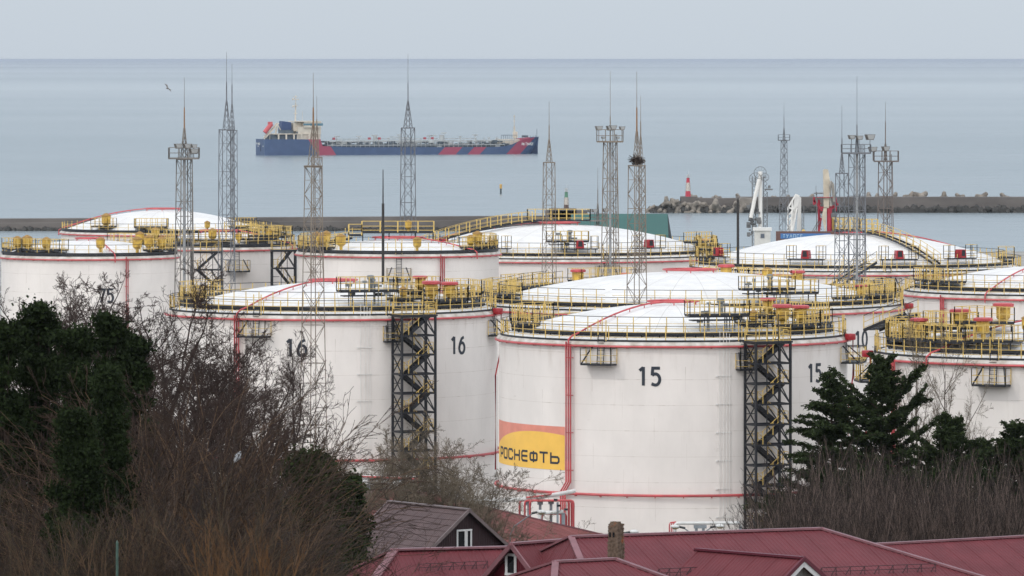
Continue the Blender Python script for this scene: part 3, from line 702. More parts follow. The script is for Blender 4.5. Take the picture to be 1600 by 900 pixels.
gangway([at(1310, 452, 640), at(1410, 463, 610), at(1432, 449, 610), at(1450, 447, 610), at(1600, 450, 612)], 1.5, 'yellow catwalk between the tank numbered 10 and the right edge')
gangway([at(1362, 516, 492), at(1392, 503, 489), at(1422, 492, 487)], 1.5, 'yellow ramp beside the tank at the right edge')
gangway([at(1352, 592, 486), at(1362, 592, 480), at(1375, 575, 480)], 1.4, 'short railed black ledge between tank 15 and the cedars')
gangway([at(1318, 563, 520), at(1352, 563, 520)], 1.4, 'black bridge with yellow rails linking tank 15 to its right neighbour')
gangway([at(1362, 410, 655), at(1300, 450, 650)][::-1], 1.4, 'long black stair rising in front of the steep domed tank')
# ------------------------------------------------------------------ lattice masts
def mast(px, d, ytop, ytip, wt, wb, ybot, label, yaw=.5, spire=None, rod=None, plat=None, matl=GALV, tube=False, ladder=False, lights=(), zb=None, rodm=None, thin=.75):
    """ytop: y of the lattice top, ytip: y of the rod tip, wt / wb widths in px at ytop / ybot"""
    if zb is None: zb = zt(d)
    sc = d/F; Ht = Z(ytop, d)-zb; Hb = Z(ybot, d)-zb; k = math.cos(yaw)+math.sin(yaw)
    a = wt*sc/k; sl = (wb-wt)*sc/k/max(.1, Ht-Hb)
    root = thing('lattice_mast', (X(px, d), d, zb), label, 'lattice mast', 'lattice lighting and lightning masts', yaw)
    def w(z): return a+sl*(Ht-z)
    mb = MB(); lw = max(.055, .085*thin); dw = lw*.55
    c4 = ((-1, -1), (1, -1), (1, 1), (-1, 1))
    for cx, cy in c4: mb.sweep([(cx*w(0)/2, cy*w(0)/2, 0), (cx*a/2, cy*a/2, Ht)], lw)
    z = Ht; i = 0
    while z > .5:
        ww = w(z); z2 = max(0, z-ww*1.15); w2 = w(z2)
        for j in range(4):
            p, q = c4[j], c4[(j+1) % 4]
            A = Vector((p[0]*ww/2, p[1]*ww/2, z)); B = Vector((q[0]*ww/2, q[1]*ww/2, z)); C = Vector((p[0]*w2/2, p[1]*w2/2, z2)); D = Vector((q[0]*w2/2, q[1]*w2/2, z2))
            if (i+j) % 2: mb.beam(A, D, dw)
            else: mb.beam(B, C, dw)
            if i % 3 == 0: mb.beam(A, B, dw*1.2); mb.beam(C, D, dw*.9)
        z = z2; i += 1
    for j in range(4):
        p, q = c4[j], c4[(j+1) % 4]; mb.beam((p[0]*a/2, p[1]*a/2, Ht), (q[0]*a/2, q[1]*a/2, Ht), lw*1.4)
    mb.box((0, 0, Ht+.03), (a*1.08, a*1.08, .06))
    mb.build('lattice', matl, root)
    if tube:
        t = MB(); t.lathe((0, 0, 0), [(.17, 0), (.15, Ht)], 8); t.build('inner_pole', mat('light_pole', (.33, .34, .35), .45, metal=.2, var=.2), root)
    if ladder:
        t = MB(); x = a/2+.15
        for y in (-.2, .2): t.beam((x, y, Hb), (x, y, Ht+.9), .05)
        for zz in np.arange(Hb, Ht+.9, .45): t.beam((x, -.2, zz), (x, .2, zz), .035)
        t.build('ladder', matl, root)
    zs = Ht
    if spire:
        ys, ws = spire; Hs = Z(ys, d)-zb; s = MB(); wb_ = ws*sc/k
        for cx, cy in c4: s.beam((cx*wb_/2, cy*wb_/2, Ht), (cx*.05, cy*.05, Hs), lw*.8)
        nn = 5
        for i in range(nn):
            u0, u1 = i/nn, (i+1)/nn; z0, z1 = Ht+(Hs-Ht)*u0, Ht+(Hs-Ht)*u1; w0, w1 = wb_*(1-u0)+.05, wb_*(1-u1)+.05
            for j in range(4):
                p, q = c4[j], c4[(j+1) % 4]; s.beam((p[0]*w0/2, p[1]*w0/2, z0), (q[0]*w1/2, q[1]*w1/2, z1), dw*.8)
        s.build('spire', matl, root); zs = Hs
    rr = MB(); ym = rod if rod else (ytip+ytop)/2; Hm = Z(ym, d)-zb; Hp = Z(ytip, d)-zb
    z_start = zs-.4 if spire else Ht
    r1 = MB(); r1.lathe((0, 0, 0), [(.075, z_start), (.06, Hm)], 8); r1.build('rod', rodm or matl, root)
    r2 = MB(); r2.lathe((0, 0, 0), [(.032, Hm), (.018, Hp)], 6); r2.build('rod_tip', matl, root)
    if plat:
        xl, xr, zoff, hr = plat       # px offsets from centre
        w0, w1 = xl*sc, xr*sc; p = MB(); L = (w1-w0); cx = (w0+w1)/2; z = Ht+zoff; cr, sr = math.cos(-yaw), math.sin(-yaw)
        c = (cx*cr, cx*sr); dp = min(L, 1.9)
        p.box((c[0], c[1], z), (L, dp, .16), -yaw)
        for q in rect_path(c, -yaw, L, dp, z, 'nesw', 1.0):
            for pt in q: p.beam(pt, pt+Vector((0, 0, hr)), .05)
            for f_ in (1, .5): p.sweep([pt+Vector((0, 0, hr*f_)) for pt in q], .045)
        p.build('platform', matl, root)
    for (ox, oy, s) in lights:
        cr, sr = math.cos(-yaw), math.sin(-yaw); x = ox*sc; z = Z(oy, d)-zb; hd = MB()
        cx, cy = x*cr+.45*sr, x*sr-.45*cr
        hd.prism([(cx-.42*s, cy-.25, z+.22*s), (cx+.42*s, cy-.25, z+.22*s), (cx+.26*s, cy-.25, z-.25*s), (cx-.26*s, cy-.25, z-.25*s)], (0, .45*s, 0))
        f_ = hd.build('floodlight', mat('lamp_housing', (.16, .15, .14), .5, var=.3), root)
        g = MB(); g.quad((cx-.36*s, cy-.262, z+.18*s), (cx+.36*s, cy-.262, z+.18*s), (cx+.22*s, cy-.262, z-.2*s), (cx-.22*s, cy-.262, z-.2*s)); g.build('lamp_glass', BULB, f_)
        br = MB(); br.beam((cx, cy, z-.2), (cx, cy, min(z-.3, Ht+.1)), .05); br.build('bracket', matl, root)
    return root
mast(288, 600, 249, 121, 25, 30, 450, 'lattice mast at the far left with a railed floodlight platform and tan rod', .45, spire=(200, 12), rod=168, plat=(-24, 23, .1, 1.05), tube=True, ladder=True, lights=((-9, 228, 1), (5, 228, 1), (15, 236, 1.1), (15, 228, .7)), rodm=TAN, zb=6.5, thin=.95)
mast(354, 640, 203, 81, 24, 27, 440, 'tall blue-grey mast, nearer of the overlapping pair at the left', .35, spire=(158, 12), rod=128, matl=GALVF, ladder=True)
mast(362.5, 735, 204, 100, 16, 18, 400, 'blue-grey mast, farther and shorter of the overlapping pair at the left', .7, spire=(163, 9), rod=132, matl=GALVF)
mast(489.5, 506, 260, 114, 26, 43, 700, 'tan-grey lattice mast standing in front of the tank numbered 16', .62, spire=(194, 17), rod=168, matl=GALVT, rodm=TAN, zb=6.2, plat=(-14, 14, 0, .05))
mast(495, 680, 246, 150, 17, 20, 430, 'slim mast hidden right behind the mast before tank 16', .3, spire=(196, 8), rod=186, matl=GALVT, thin=.7)
mast(637.5, 730, 200, 84, 21, 25, 365, 'grey lattice mast in front of the middle of the ship', .4, spire=(158, 14), rod=129, matl=GALVF, thin=1.0)
mast(858, 690, 254, 158, 18, 22, 430, 'grey lattice mast before the left part of the wide middle dome', .35, spire=(218, 10), rod=196, matl=GALVT, thin=.8)
mast(953.5, 690, 222, 111, 21, 28, 430, 'lattice mast with a floodlight rack just right of centre', .4, rod=182, plat=(-21, 20, .05, 1.35), tube=True, ladder=True, lights=((-18, 200, 1), (0, 200, 1.1), (4, 199, 1), (18, 200, .8), (-12, 215, .5), (11, 215, .5)), matl=GALVT, thin=1.0)
m9 = mast(995, 536, 259, 112, 26, 31, 478, 'lattice mast with a stick nest below its spire, behind tank 15', .52, spire=(205, 13), rod=168, matl=GALVT, rodm=TAN)
mast(1001, 690, 250, 150, 13, 16, 400, 'slim mast half hidden behind the mast with the nest', .6, spire=(214, 8), rod=190, matl=GALVT, thin=.7)
mast(934, 800, 352, 262, 10, 11, 372, 'short distant mast with dark floodlights before the green shed', .4, rod=296, plat=(-13, 13, .6, .9), lights=((-12, 329, .9), (-5, 329, .9), (12, 328, 1.0)), spire=(318, 5), thin=.9)
mast(1225, 1200, 220, 157, 9, 15, 362, 'distant slim mast with a small railed top beside the loading arms', .5, rod=182, spire=(200, 4), plat=(-9, 9, .1, 1.1), matl=GALVF, thin=1.1)
mast(1315.5, 645, 271, 165, 19, 23, 446, 'grey mast with a pointed spire, left of the trio before the steep dome', .4, spire=(240, 8), rod=216, matl=GALVF, thin=.85)
mast(1339, 630, 240, 119, 25, 27, 446, 'tallest mast of the trio at the right, with a floodlight crossbar', .4, rod=195, spire=(212, 6), plat=(-24, 21, .05, .9), tube=True, ladder=True, lights=((-9, 214, .9), (3, 215, .9), (20, 214, 1.2)), matl=GALVF, thin=.9)
mast(1383.5, 770, 252, 159, 21, 24, 366, 'mast with a dark railed platform behind the steep dome at the right', .5, rod=190, spire=(225, 5), plat=(-18, 20, .0, 1.3), ladder=True, lights=((-20, 233, 1.3), (0, 232, 1.2)), matl=mat('brown_steel', (.17, .14, .125), .6, var=.3), thin=1.15)
# nest
mb = MB(); rg = random.Random(5)
for k in range(150):
    a = rg.uniform(0, 2*math.pi); r = rg.uniform(0, .55); c = Vector((r*math.cos(a), r*math.sin(a), rg.uniform(-.42, .32)*(1.1-r))); v = Vector((rg.uniform(-1, 1), rg.uniform(-1, 1), rg.uniform(-.4, .4))).normalized()*rg.uniform(.2, .42)
    mb.beam(c-v, c+v, .035)
nest = mb.build('bird_nest', mat('dead_sticks', (.05, .035, .028), .9, var=.3)); nest.location = at(995, 250, 536); tag(nest, 'dark round nest of sticks lodged in the spire of a mast', 'nest')
# plain dark poles
for px, d, y0, ym, y1, lb in ((598.5, 600, 265, 318, 450, 'thin black pole before the small low roofed tank'), (1153, 625, 310, 312, 434, 'thin black pole before the loading arms at the right')):
    zb = zt(d); r = thing('lightning_pole', (X(px, d), d, zb), lb, 'pole'); H1 = Z(ym, d)-zb; H0 = Z(y0, d)-zb
    mb = MB(); mb.lathe((0, 0, 0), [(.16, 0), (.13, H1)], 8); mb.build('pole', DARKROD, r)
    mb = MB(); mb.lathe((0, 0, 0), [(.07, H1), (.04, H0)], 8); mb.build('rod_tip', DARKROD, r)
# ------------------------------------------------------------------ harbour
CON = mat('mole_concrete', (0.16, 0.145, 0.135), .9, col2=(0.11, 0.10, 0.095), vscale=.12, detail=8, stretch=(.6, 1, 2.2))
CONB = mat('mole_concrete_pale', (0.34, 0.31, 0.27), .9, col2=(0.20, 0.18, 0.16), vscale=.3, detail=6)
WET = mat('wet_stone', (0.05, 0.047, 0.043), .7, col2=(0.03, 0.03, 0.028), vscale=.4)
dB = 1680
r = thing('breakwater', (0, dB, 0), 'long low concrete breakwater running behind the left tanks', 'breakwater')
xa, xb = X(-150, dB), X(905, dB)
mb = MB(); zt1, zt2 = Z(343, dB), Z(337.5, dB)
mb.prism([(xa, 0, -2), (xa, 5, -2), (xa, 5, zt1), (xa, 0, zt1)], (0, 0, 0)) if False else None
i = len(mb.v); 
for x, zz in ((xa, zt1), (xb, zt2)):
    for y, z in ((0, -2), (0, zz-1.15), (1.6, zz-1.1), (1.6, zz), (7, zz), (7, -2)): mb.v.append((x, y, z))
for k in range(6): mb.f.append((i+k, i+(k+1) % 6, i+6+(k+1) % 6, i+6+k))
mb.f += [(i+5, i+4, i+3, i+2, i+1, i), (i+6, i+7, i+8, i+9, i+10, i+11)]
mb.build('wall', CON, r)
mb = MB(); mb.sweep([(xa, -.6, -.3), (xb, -.6, -.3)], 1.4, 1.5); rg = random.Random(9)
for k in range(260): mb.blob((xa+(xb-xa)*(k+rg.random())/260, -1.2, rg.uniform(-.2, .3)), rg.uniform(.6, 1.2), k, 6, 4)
mb.build('wet_foot', WET, r)
xh = X(885, dB)
mb = MB(); mb.box((xh, 3, Z(329, dB)-3), (X(904, dB)-X(838, dB), 8, 6)); mb.box((xh-1, 2.5, Z(326, dB)-2.5), (7.5, 7, 5)); mb.build('pier_head', CON, r)
def lighthouse(px, d, yb, yt_, wb, wt_, cols, label, panel):
    sc = d/F; zb = Z(yb, d); H = (yb-yt_)*sc; root = thing('lighthouse', (X(px, d), d+3, zb), label, 'lighthouse', None, .0)
    r0, r1 = wb*sc/2, wt_*sc/2; n = len(cols); z0 = 0
    for (f0, f1, m_) in cols:
        mb = MB(); mb.lathe((0, 0, 0), [(r0+(r1-r0)*f0, H*f0), (r0+(r1-r0)*f1, H*f1)], 8); mb.build('tower_section', m_, root)
    mb = MB(); rr = MB()
    f0, f1 = panel
    for k in range(8):
        for s in range(5):
            fa_ = f0+(f1-f0)*s/5; fb_ = f0+(f1-f0)*(s+1)/5; a0, a1 = k*math.pi/4, (k+1)*math.pi/4
            if s % 2: a0, a1 = a1, a0
            ra, rb = r0+(r1-r0)*fa_+.03, r0+(r1-r0)*fb_+.03
            mb.beam((ra*math.cos(a0), ra*math.sin(a0), H*fa_), (rb*math.cos(a1), rb*math.sin(a1), H*fb_), .07)
    mb.build('lattice', mat('brown_lattice', (.2, .14, .11), .7), root)
    mb = MB(); mb.box((0, 0, H+.06), (r1*2.6, r1*2.6, .1))
    for k in range(8): a = k*math.pi/4; mb.beam((r1*1.2*math.cos(a), r1*1.2*math.sin(a), H), (r1*1.2*math.cos(a), r1*1.2*math.sin(a), H+.9), .06)
    mb.sweep([(r1*1.2*math.cos(k*math.pi/4), r1*1.2*math.sin(k*math.pi/4), H+.9) for k in range(8)], .06, closed=True); mb.lathe((0, 0, H), [(.25, 0), (.25, .8), (.05, 1.0)], 8); mb.beam((.2, 0, H), (.2, 0, H+2.2), .07)
    mb.build('lantern', mat('lantern_grey', (.45, .46, .46), .5), root)
    return root
WHT = mat('marine_white', (.78, .74, .68), .5, var=.15, vscale=1)
lighthouse(885, dB, 334, 300, 9, 4.6, ((0, .40, mat('mole_brown', (.14, .10, .09), .8, var=.3)), (.40, .74, WHT), (.74, 1, mat('beacon_green', (.10, .24, .16), .6, var=.3))), 'small green topped white beacon tower at the end of the left breakwater', (.40, .74))
dR = 1880
lighthouse(1075.5, dR, 309, 278, 9, 4.6, ((0, .33, mat('beacon_red', (.50, .04, .07), .5, var=.2)), (.33, .75, WHT), (.75, 1, MATS['beacon_red'])), 'red and white lighthouse on the head of the right breakwater', (.33, .75))
r = thing('breakwater', (0, dR, 0), 'right breakwater wall running out of the picture, heaped with concrete blocks', 'breakwater')
mb = MB(); x0, x1, x2 = X(1064, dR), X(1152, dR), X(1900, dR)
mb.box(((x0+x1)/2, 5, Z(310, dR)/2-1), (x1-x0, 8, Z(310, dR)+2)); mb.box(((X(1064, dR)+X(1088, dR))/2, 5, Z(309, dR)-.8), (X(1088, dR)-X(1064, dR), 8.6, 2.2))
mb.box(((x1+x2)/2, 8, Z(308.5, dR)/2-1), (x2-x1, 8, Z(308.5, dR)+2)); mb.build('wall', CON, r)
mb = MB(); mb.prism([(X(1153, dR), -1.5, -1), (X(1180, dR), -1.5, -1), (X(1180, dR), -1.5, Z(310, dR)), (X(1157, dR), -1.5, Z(309, dR)), (X(1151, dR), -1.5, Z(318, dR))], (0, 5, 0)); mb.build('pale_block', CONB, r)
mb = MB(); mb.sweep([(x0-8, -1.5, -.2), (x2, -1.5, -.2)], 5, 3.0); rg = random.Random(19)
for k in range(330): mb.blob((X(1012, dR)+(x2-X(1012, dR))*(k+rg.random())/330, rg.uniform(-4, -1), rg.uniform(-.3, 1.4)), rg.uniform(.7, 1.5), k+50, 6, 4)
mb.build('wet_rocks', WET, r)
# tetrapods
def tetra_mesh():
    mb = MB(); L = 1.9
    dirs = [Vector((0, 0, 1))]+[Vector((math.cos(a)*.943, math.sin(a)*.943, -.333)) for a in (0, 2.094, 4.189)]
    for d_ in dirs:
        s = d_.orthogonal().normalized(); u = d_.cross(s); i0 = len(mb.v); n = 8
        for rr, q in ((.85, -.1), (.78, .6), (.52, L-.15), (.38, L)):
            for j in range(n): a = 2*math.pi*j/n; mb.v.append(tuple(d_*q+s*(rr*math.cos(a))+u*(rr*math.sin(a))))
        for k in range(3):
            for j in range(n): mb.f.append((i0+k*n+j, i0+k*n+(j+1) % n, i0+(k+1)*n+(j+1) % n, i0+(k+1)*n+j))
        mb.f.append(tuple(i0+3*n+j for j in range(n)))
    return mb.mesh('tetrapod', mat('tetrapod_concrete', (.30, .265, .225), .9, col2=(.10, .09, .08), vscale=.6, detail=6), True)
TM = tetra_mesh(); rg = random.Random(77)
tp = [(1036, 320, 1), (1041, 312, 1.1), (1050, 314, 1.0), (1055, 312, 1.1), (1064, 320, 1.3), (1070, 326, 1.2), (1083, 318, 1.3), (1095, 318, 1.2), (1103, 321, 1.2), (1117, 318, 1.6), (1126, 325, 1.2), (1084, 307, 1.), (1094, 310, .8), (1125, 309, 1.), (1114, 311, .8), (1157, 308, 1), (1160, 322, 1.2), (1024, 325, 1), (1018, 322, .9), (1030, 326, 1), (1048, 324, 1.2), (1058, 328, 1.1), (1078, 329, 1.1), (1090, 328, 1.1), (1109, 328, 1.1), (1140, 327, 1.2), (1296, 308, 1), (1362, 308, 1.2), (1374, 308, 1.1), (1402, 307, 1.1), (1426, 307, 1.3), (1444, 306, 1.5), (1213, 309, .9), (1232, 309, .9), (1270, 309, 1.2), (1480, 307, 1.2), (1505, 307, 1.1), (1540, 307, 1.3), (1575, 307, 1.1), (1150, 318, 1.3), (1178, 322, 1.2), (1014, 329, .9), (1022, 330, 1), (1034, 331, 1.1), (1043, 330, 1.1), (1065, 331, 1.1), (1100, 331, 1.1), (1120, 331, 1.1)]
for (px, py, s) in tp:
    o = bpy.data.objects.new('tetrapod', TM); COL.objects.link(o); z = Z(py+4, dR); o.location = (X(px, dR), dR+(14 if py < 313 and px > 1080 else rg.uniform(-4, -1)), z); o.scale = (s*.92,)*3
    o.rotation_euler = (rg.uniform(-.9, .9), rg.uniform(-.9, .9), rg.uniform(0, 6))
    tag(o, 'grey concrete tetrapod on the right breakwater', 'tetrapod', 'tetrapods heaped on the right breakwater')
# channel marker
r = thing('channel_marker', at(782.5, 303, 2140), 'lone dark pile with a yellow top standing in the water', 'marker'); 
mb = MB(); mb.lathe((0, 0, -1), [(.34, 0), (.30, 2.9)], 10); mb.build('pile', mat('pile_dark', (.05, .07, .08), .6), r)
mb = MB(); mb.lathe((0, 0, 1.9), [(.42, 0), (.42, 1.4), (.2, 1.5)], 10); mb.build('marker_top', mat('marker_yellow', (.55, .33, .08), .5), r)
# green shed
dG = 1100; r = thing('green_shed', (X(972, dG), dG, 3), 'long dark green warehouse roof at the waterfront', 'warehouse'); 
GRN = mat('green_sheet', (0.035, 0.115, 0.105), .55, var=.12, vscale=.2); sc = dG/F
xl, xr = X(893, dG)-X(972, dG), X(1045, dG)-X(972, dG); zt_ = Z(336, dG)-3
mb = MB(); yb = 9
mb.quad((xl, 0, zt_-5.2), (xr, 0, zt_-5.2), (xr, yb, zt_), (xl, yb, zt_)); mb.quad((xl, yb, zt_), (xr, yb, zt_), (xr+1.05, 2*yb, zt_-5.2), (xl, 2*yb, zt_-5.2))
mb.quad((xl, 0.02, 0), (xr, 0.02, 0), (xr, 0.02, zt_-5.2), (xl, 0.02, zt_-5.2)); mb.quad((xl, 0, zt_-5.2), (xl, yb, zt_), (xl, 2*yb, zt_-5.2), (xl, 2*yb, 0)); mb.build('roof', GRN, r)
mb = MB(); mb.poly([(xr+.02, -.05, 0), (xr+1.1, 2*yb, 0), (xr+1.1, 2*yb, zt_-5.2), (xr+.06, yb-.1, zt_-.03), (xr+.02, -.05, zt_-5.2)]); mb.build('gable', mat('shed_dark', (.02, .03, .035), .7), r)
# loading arms
STW = mat('arm_white', (.80, .79, .76), .5, var=.12, vscale=.7); STC = mat('arm_cream', (.60, .53, .42), .55, var=.3, vscale=.6); STG = mat('arm_grey', (.17, .175, .18), .6, var=.3, vscale=.8)
dA = 1250; zA = 3.0
def P2(px, py, cx, dy=0, d=dA): return Vector(((px-cx)*d/F, dy, Z(py, d)-zA))
# arm 1
r = thing('loading_arm', (X(1187, dA), dA, zA), 'grey and white marine loading arm with wheel shaped sheaves on top', 'loading arm', 'marine loading arms on the quay'); c = 1187
mb = MB(); mb.pipe([P2(1188, 400, c), P2(1188, 268, c)], .85, 10); mb.pipe([P2(1186, 280, c, -.8), P2(1180, 305, c, -.8), P2(1173, 340, c, -.8)], .8, 10); mb.build('arm_tube', STW, r)
mb = MB()
for cx_, cy_, rr in ((1188, 270, 1.25), (1180, 279, 1.2), (1195, 277, .8)):
    p = P2(cx_, cy_, c, .7 if rr > 1.22 else -.7); mb.sweep([p+Vector((rr*math.cos(k*math.pi/10), 0, rr*math.sin(k*math.pi/10))) for k in range(20)], .10, closed=True)
    for k in range(5): a = k*math.pi/5; v = Vector((rr*math.cos(a), 0, rr*math.sin(a))); mb.beam(p-v, p+v, .06)
mb.build('sheave', STG, r)
mb = MB()
for x in (1175.5, 1181, 1193, 1199): 
    mb.beam(P2(x, 400, c, .6), P2(x, 276 if x < 1197 else 300, c, .6), .16)
for k, y in enumerate(np.arange(280, 380, 7)):
    for xa_, xb_ in ((1175.5, 1181), (1193, 1199)): mb.beam(P2(xa_, y, c, .6), P2(xb_, y+7, c, .6), .08); mb.beam(P2(xb_, y, c, .6), P2(xa_, y+7, c, .6), .08)
rg = random.Random(8)
for k in range(26): p = P2(rg.uniform(1168, 1186), rg.uniform(318, 368), c, rg.uniform(-1, .5)); mb.box(tuple(p), (rg.uniform(.3, .9), .5, rg.uniform(.3, 1.1)), rg.uniform(-.4, .4))
mb.box(tuple(P2(1201, 296, c)), (1.6, 1, .3)); mb.box(tuple(P2(1202, 292, c)), (.5, .5, .6)); mb.build('frame', STG, r)
# arm 2: folded white
r = thing('loading_arm', (X(1242, dA), dA, zA), 'folded all white loading arm, lowest of the three on the quay', 'loading arm', 'marine loading arms on the quay'); c = 1242
mb = MB()
mb.prism([P2(1243, 303, c, -.6), P2(1249, 305, c, -.6), P2(1240, 362, c, -.6), P2(1232, 362, c, -.6)], (0, .8, 0)); mb.prism([P2(1248, 306, c, .4), P2(1252, 309, c, .4), P2(1252, 364, c, .4), P2(1245, 364, c, .4)], (0, 1, 0))
off_ = 0
for a_, b_ in (((1243, 304), (1231, 324)), ((1231, 324), (1231, 364)), ((1231, 324), (1240, 326)), ((1238, 312), (1236, 360)), ((1245, 325), (1237, 362)), ((1233, 335), (1245, 320)), ((1231, 345), (1240, 335)), ((1231, 355), (1241, 345)), ((1236, 318), (1242, 330))): off_ += .045; mb.beam(P2(*a_, c, -1.1+off_), P2(*b_, c, -1.1+off_), .30)
mb.build('arm_tube', STW, r); mb = MB(); mb.box(tuple(P2(1241, 370, c)), (3.4, 2, 1.6)); mb.beam(P2(1256, 400, c), P2(1256, 322, c), .14); mb.beam(P2(1253, 400, c), P2(1253, 340, c), .14)
for y in range(330, 396, 6): mb.beam(P2(1253, y, c), P2(1256, y+6, c), .08)
mb.build('base', STG, r); mb = MB(); mb.blob(tuple(P2(1255.5, 361, c, -.4)), .38, 3); mb.build('yellow_buffer', YEL, r)
# arm 3: red column and cream boom
r = thing('loading_arm', (X(1291, dA), dA, zA), 'loading arm with a red column and an upright cream boom', 'loading arm', 'marine loading arms on the quay'); c = 1291
mb = MB(); mb.pipe([P2(1296, 400, c), P2(1296, 325, c)], 1.05, 12); mb.pipe([P2(1280, 400, c, .8), P2(1280, 312, c, .8)], .5, 8); mb.box(tuple(P2(1291, 308.5, c)), (3.9, 1.6, .12))
for a_, b_ in (((1272, 313), (1285, 330)), ((1272, 308), (1272, 320)), ((1283, 325), (1303, 322)), ((1283, 340), (1278, 372)), ((1306, 308), (1306, 330)), ((1300, 326), (1310, 318))): mb.beam(P2(*a_, c, .4), P2(*b_, c, .4), .4)
for y in range(314, 384, 5): mb.beam(P2(1279, y, c, 1.2), P2(1284, y+5, c, 1.2), .14)
mb.build('column', mat('arm_red', (.40, .02, .045), .5, var=.3, vscale=.8), r)
mb = MB(); mb.prism([P2(1286, 266, c, -.4), P2(1288, 264, c, -.4), P2(1294, 265, c, -.4), P2(1297, 285, c, -.4), P2(1295, 325, c, -.4), P2(1287, 325, c, -.4)], (0, .8, 0)); mb.prism([P2(1287, 324, c, -.4), P2(1292, 324, c, -.4), P2(1290, 366, c, -.4), P2(1284, 340, c, -.4)], (0, .5, 0)); mb.build('boom', STC, r)
mb = MB(); mb.pipe([P2(1298, 322, c, -.9), P2(1297, 290, c, -.9), P2(1299, 283, c, -.9), P2(1301, 288, c, -.9), P2(1303, 315, c, -.5)], .6, 10); mb.build('product_tube', mat('tube_grey', (.33, .31, .28), .6, var=.3), r)
mb = MB(); rg = random.Random(4)
for k in range(14): p = P2(rg.uniform(1300, 1310), rg.uniform(335, 362), c, rg.uniform(-.5, .5)); mb.box(tuple(p), (rg.uniform(.3, .8), .5, rg.uniform(.3, 1.3)), 0)
for a_, b_ in (((1269, 362), (1278, 346)), ((1272, 362), (1281, 346)), ((1276, 300), (1276, 400))): mb.beam(P2(*a_, c), P2(*b_, c), .16)
mb.box(tuple(P2(1280, 302, c)), (2.2, .6, .25)); mb.beam(P2(1275, 290, c), P2(1275, 305, c), .08); mb.build('frame', STG, r)
# quay hut, sign wall, small mast
d = 1150; r = thing('quay_hut', (X(1191, d), d, 3), 'small white flat roofed hut with a grey window at the quay', 'hut'); w = 27*d/F; h = Z(357, d)-3
mb = MB(); mb.box((0, 0, h/2-.2), (w-.3, 3, h-.4)); mb.build('wall', mat('hut_white', (.60, .60, .57), .6, var=.15), r)
mb = MB(); mb.box((0, 0, h-.1), (w+.2, 3.5, .55)); mb.build('roof', mat('hut_trim', (.68, .68, .66), .6), r)
mb = MB(); mb.box((0, -1.52, h-1.35), (.8, .08, .9)); f_ = mb.build('window', mat('window_frame_grey', (.3, .31, .32), .5), r); mb = MB(); mb.box((0, -1.57, h-1.35), (.62, .04, .72)); mb.build('pane', mat('pane_dark', (.10, .12, .15), .15), f_)
r = thing('sign_wall', (X(1270, 1180), 1180, 3), 'low brown and blue lettered wall below the loading arms', 'sign wall'); h = Z(363, 1180)-3; w = 115*1180/F
mb = MB(); mb.box((0, 0, h/2+.1), (w, 1.2, h+.2)); mb.build('wall', mat('sign_brown', (.13, .07, .06), .7), r)
mb = MB(); mb.box((-1.4, -.62, h-.75+.05), (w-4.5, .06, 1.0)); bl = mb.build('lettered_panel', mat('sign_blue', (.05, .16, .38), .5), r)
mb = MB(); text_flat(mb, 'ТУАПСЕ', (-w/2+1.3, -.66, h-1.0), (1, 0, 0), (0, 0, 1), .42, .62, .12, .25); mb.build('lettering', mat('sign_pale', (.35, .5, .65), .5), bl)
# ------------------------------------------------------------------ tanker
dS = 3010; yawS = R_(20)
ship = thing('tanker_ship', (X(408, dS), dS-10, 0), 'blue and red oil tanker with a white deckhouse aft anchored offshore', 'ship', None, yawS)
ship.scale = (1.012, 1.0, 1.05)
Ls = 143.0; Bm = 16.6
HB = bpy.data.materials.new('hull_paint'); HB.use_nodes = True; nt = HB.node_tree; b = nt.nodes['Principled BSDF']; b.inputs['Roughness'].default_value = .45
tc = nt.nodes.new('ShaderNodeTexCoord'); sp = nt.nodes.new('ShaderNodeSeparateXYZ'); nt.links.new(tc.outputs['Object'], sp.inputs[0]); ux, uz = sp.outputs[0], sp.outputs[2]
k_ = Ls/441.0
def band(x0, x1, slope):   # x at waterline, slope dx per dz
    s = M(nt, 'SUBTRACT', ux, M(nt, 'MULTIPLY', uz, slope)); return M(nt, 'MULTIPLY', M(nt, 'GREATER_THAN', s, x0), M(nt, 'LESS_THAN', s, x1))
red = None
for x0, x1, s in ((483-400, 511-400, -2.75*.72), (672-400, 700-400, 3.2*.9), (719-400, 738.5-400, 3.2*.9), (782-400, 806-400, 3.2*.95)):
    q = band(x0*k_, x1*k_, s*.36); red = q if red is None else M(nt, 'MAXIMUM', red, q)
cblue = MIXC(nt, SMOOTH(nt, NOISE(nt, tc.outputs['Object'], .25, 5), .4, .7), (.045, .08, .165), (.055, .095, .19))
nt.links.new(MIXC(nt, red, cblue, (.30, .055, .10)), b.inputs['Base Color'])
mb = MB(); stn = []
SX = [0, 1.5, 6, 12, 20, 28, 29, 45, 60, 80, 100, 118, 124, 127, 131, 134, 136, 139, 141.5, 143]
def sheer(x): return float(np.interp(x, [0, 28, 29.2, 122, 127, 131.5, 134.5, 143], [7.5, 7.4, 3.6, 3.4, 4.6, 6.4, 7.3, 8.1]))
def hb(x, z):   # half breadth
    f = 1.0
    if x < 8: f = .86+.14*(x/8)
    xe = 118+ (z-0)*1.1
    if x > 110: 
        xend = 138.5+z*.60; t = min(1, max(0, (x-110)/(xend-110))); f = math.sqrt(max(0, 1-t**2.2))
    return Bm/2*f
for x in SX:
    s = sheer(x); stn.append([(x, hb(x, z), z) for z in (-1.5, 0, s*.5, s)])
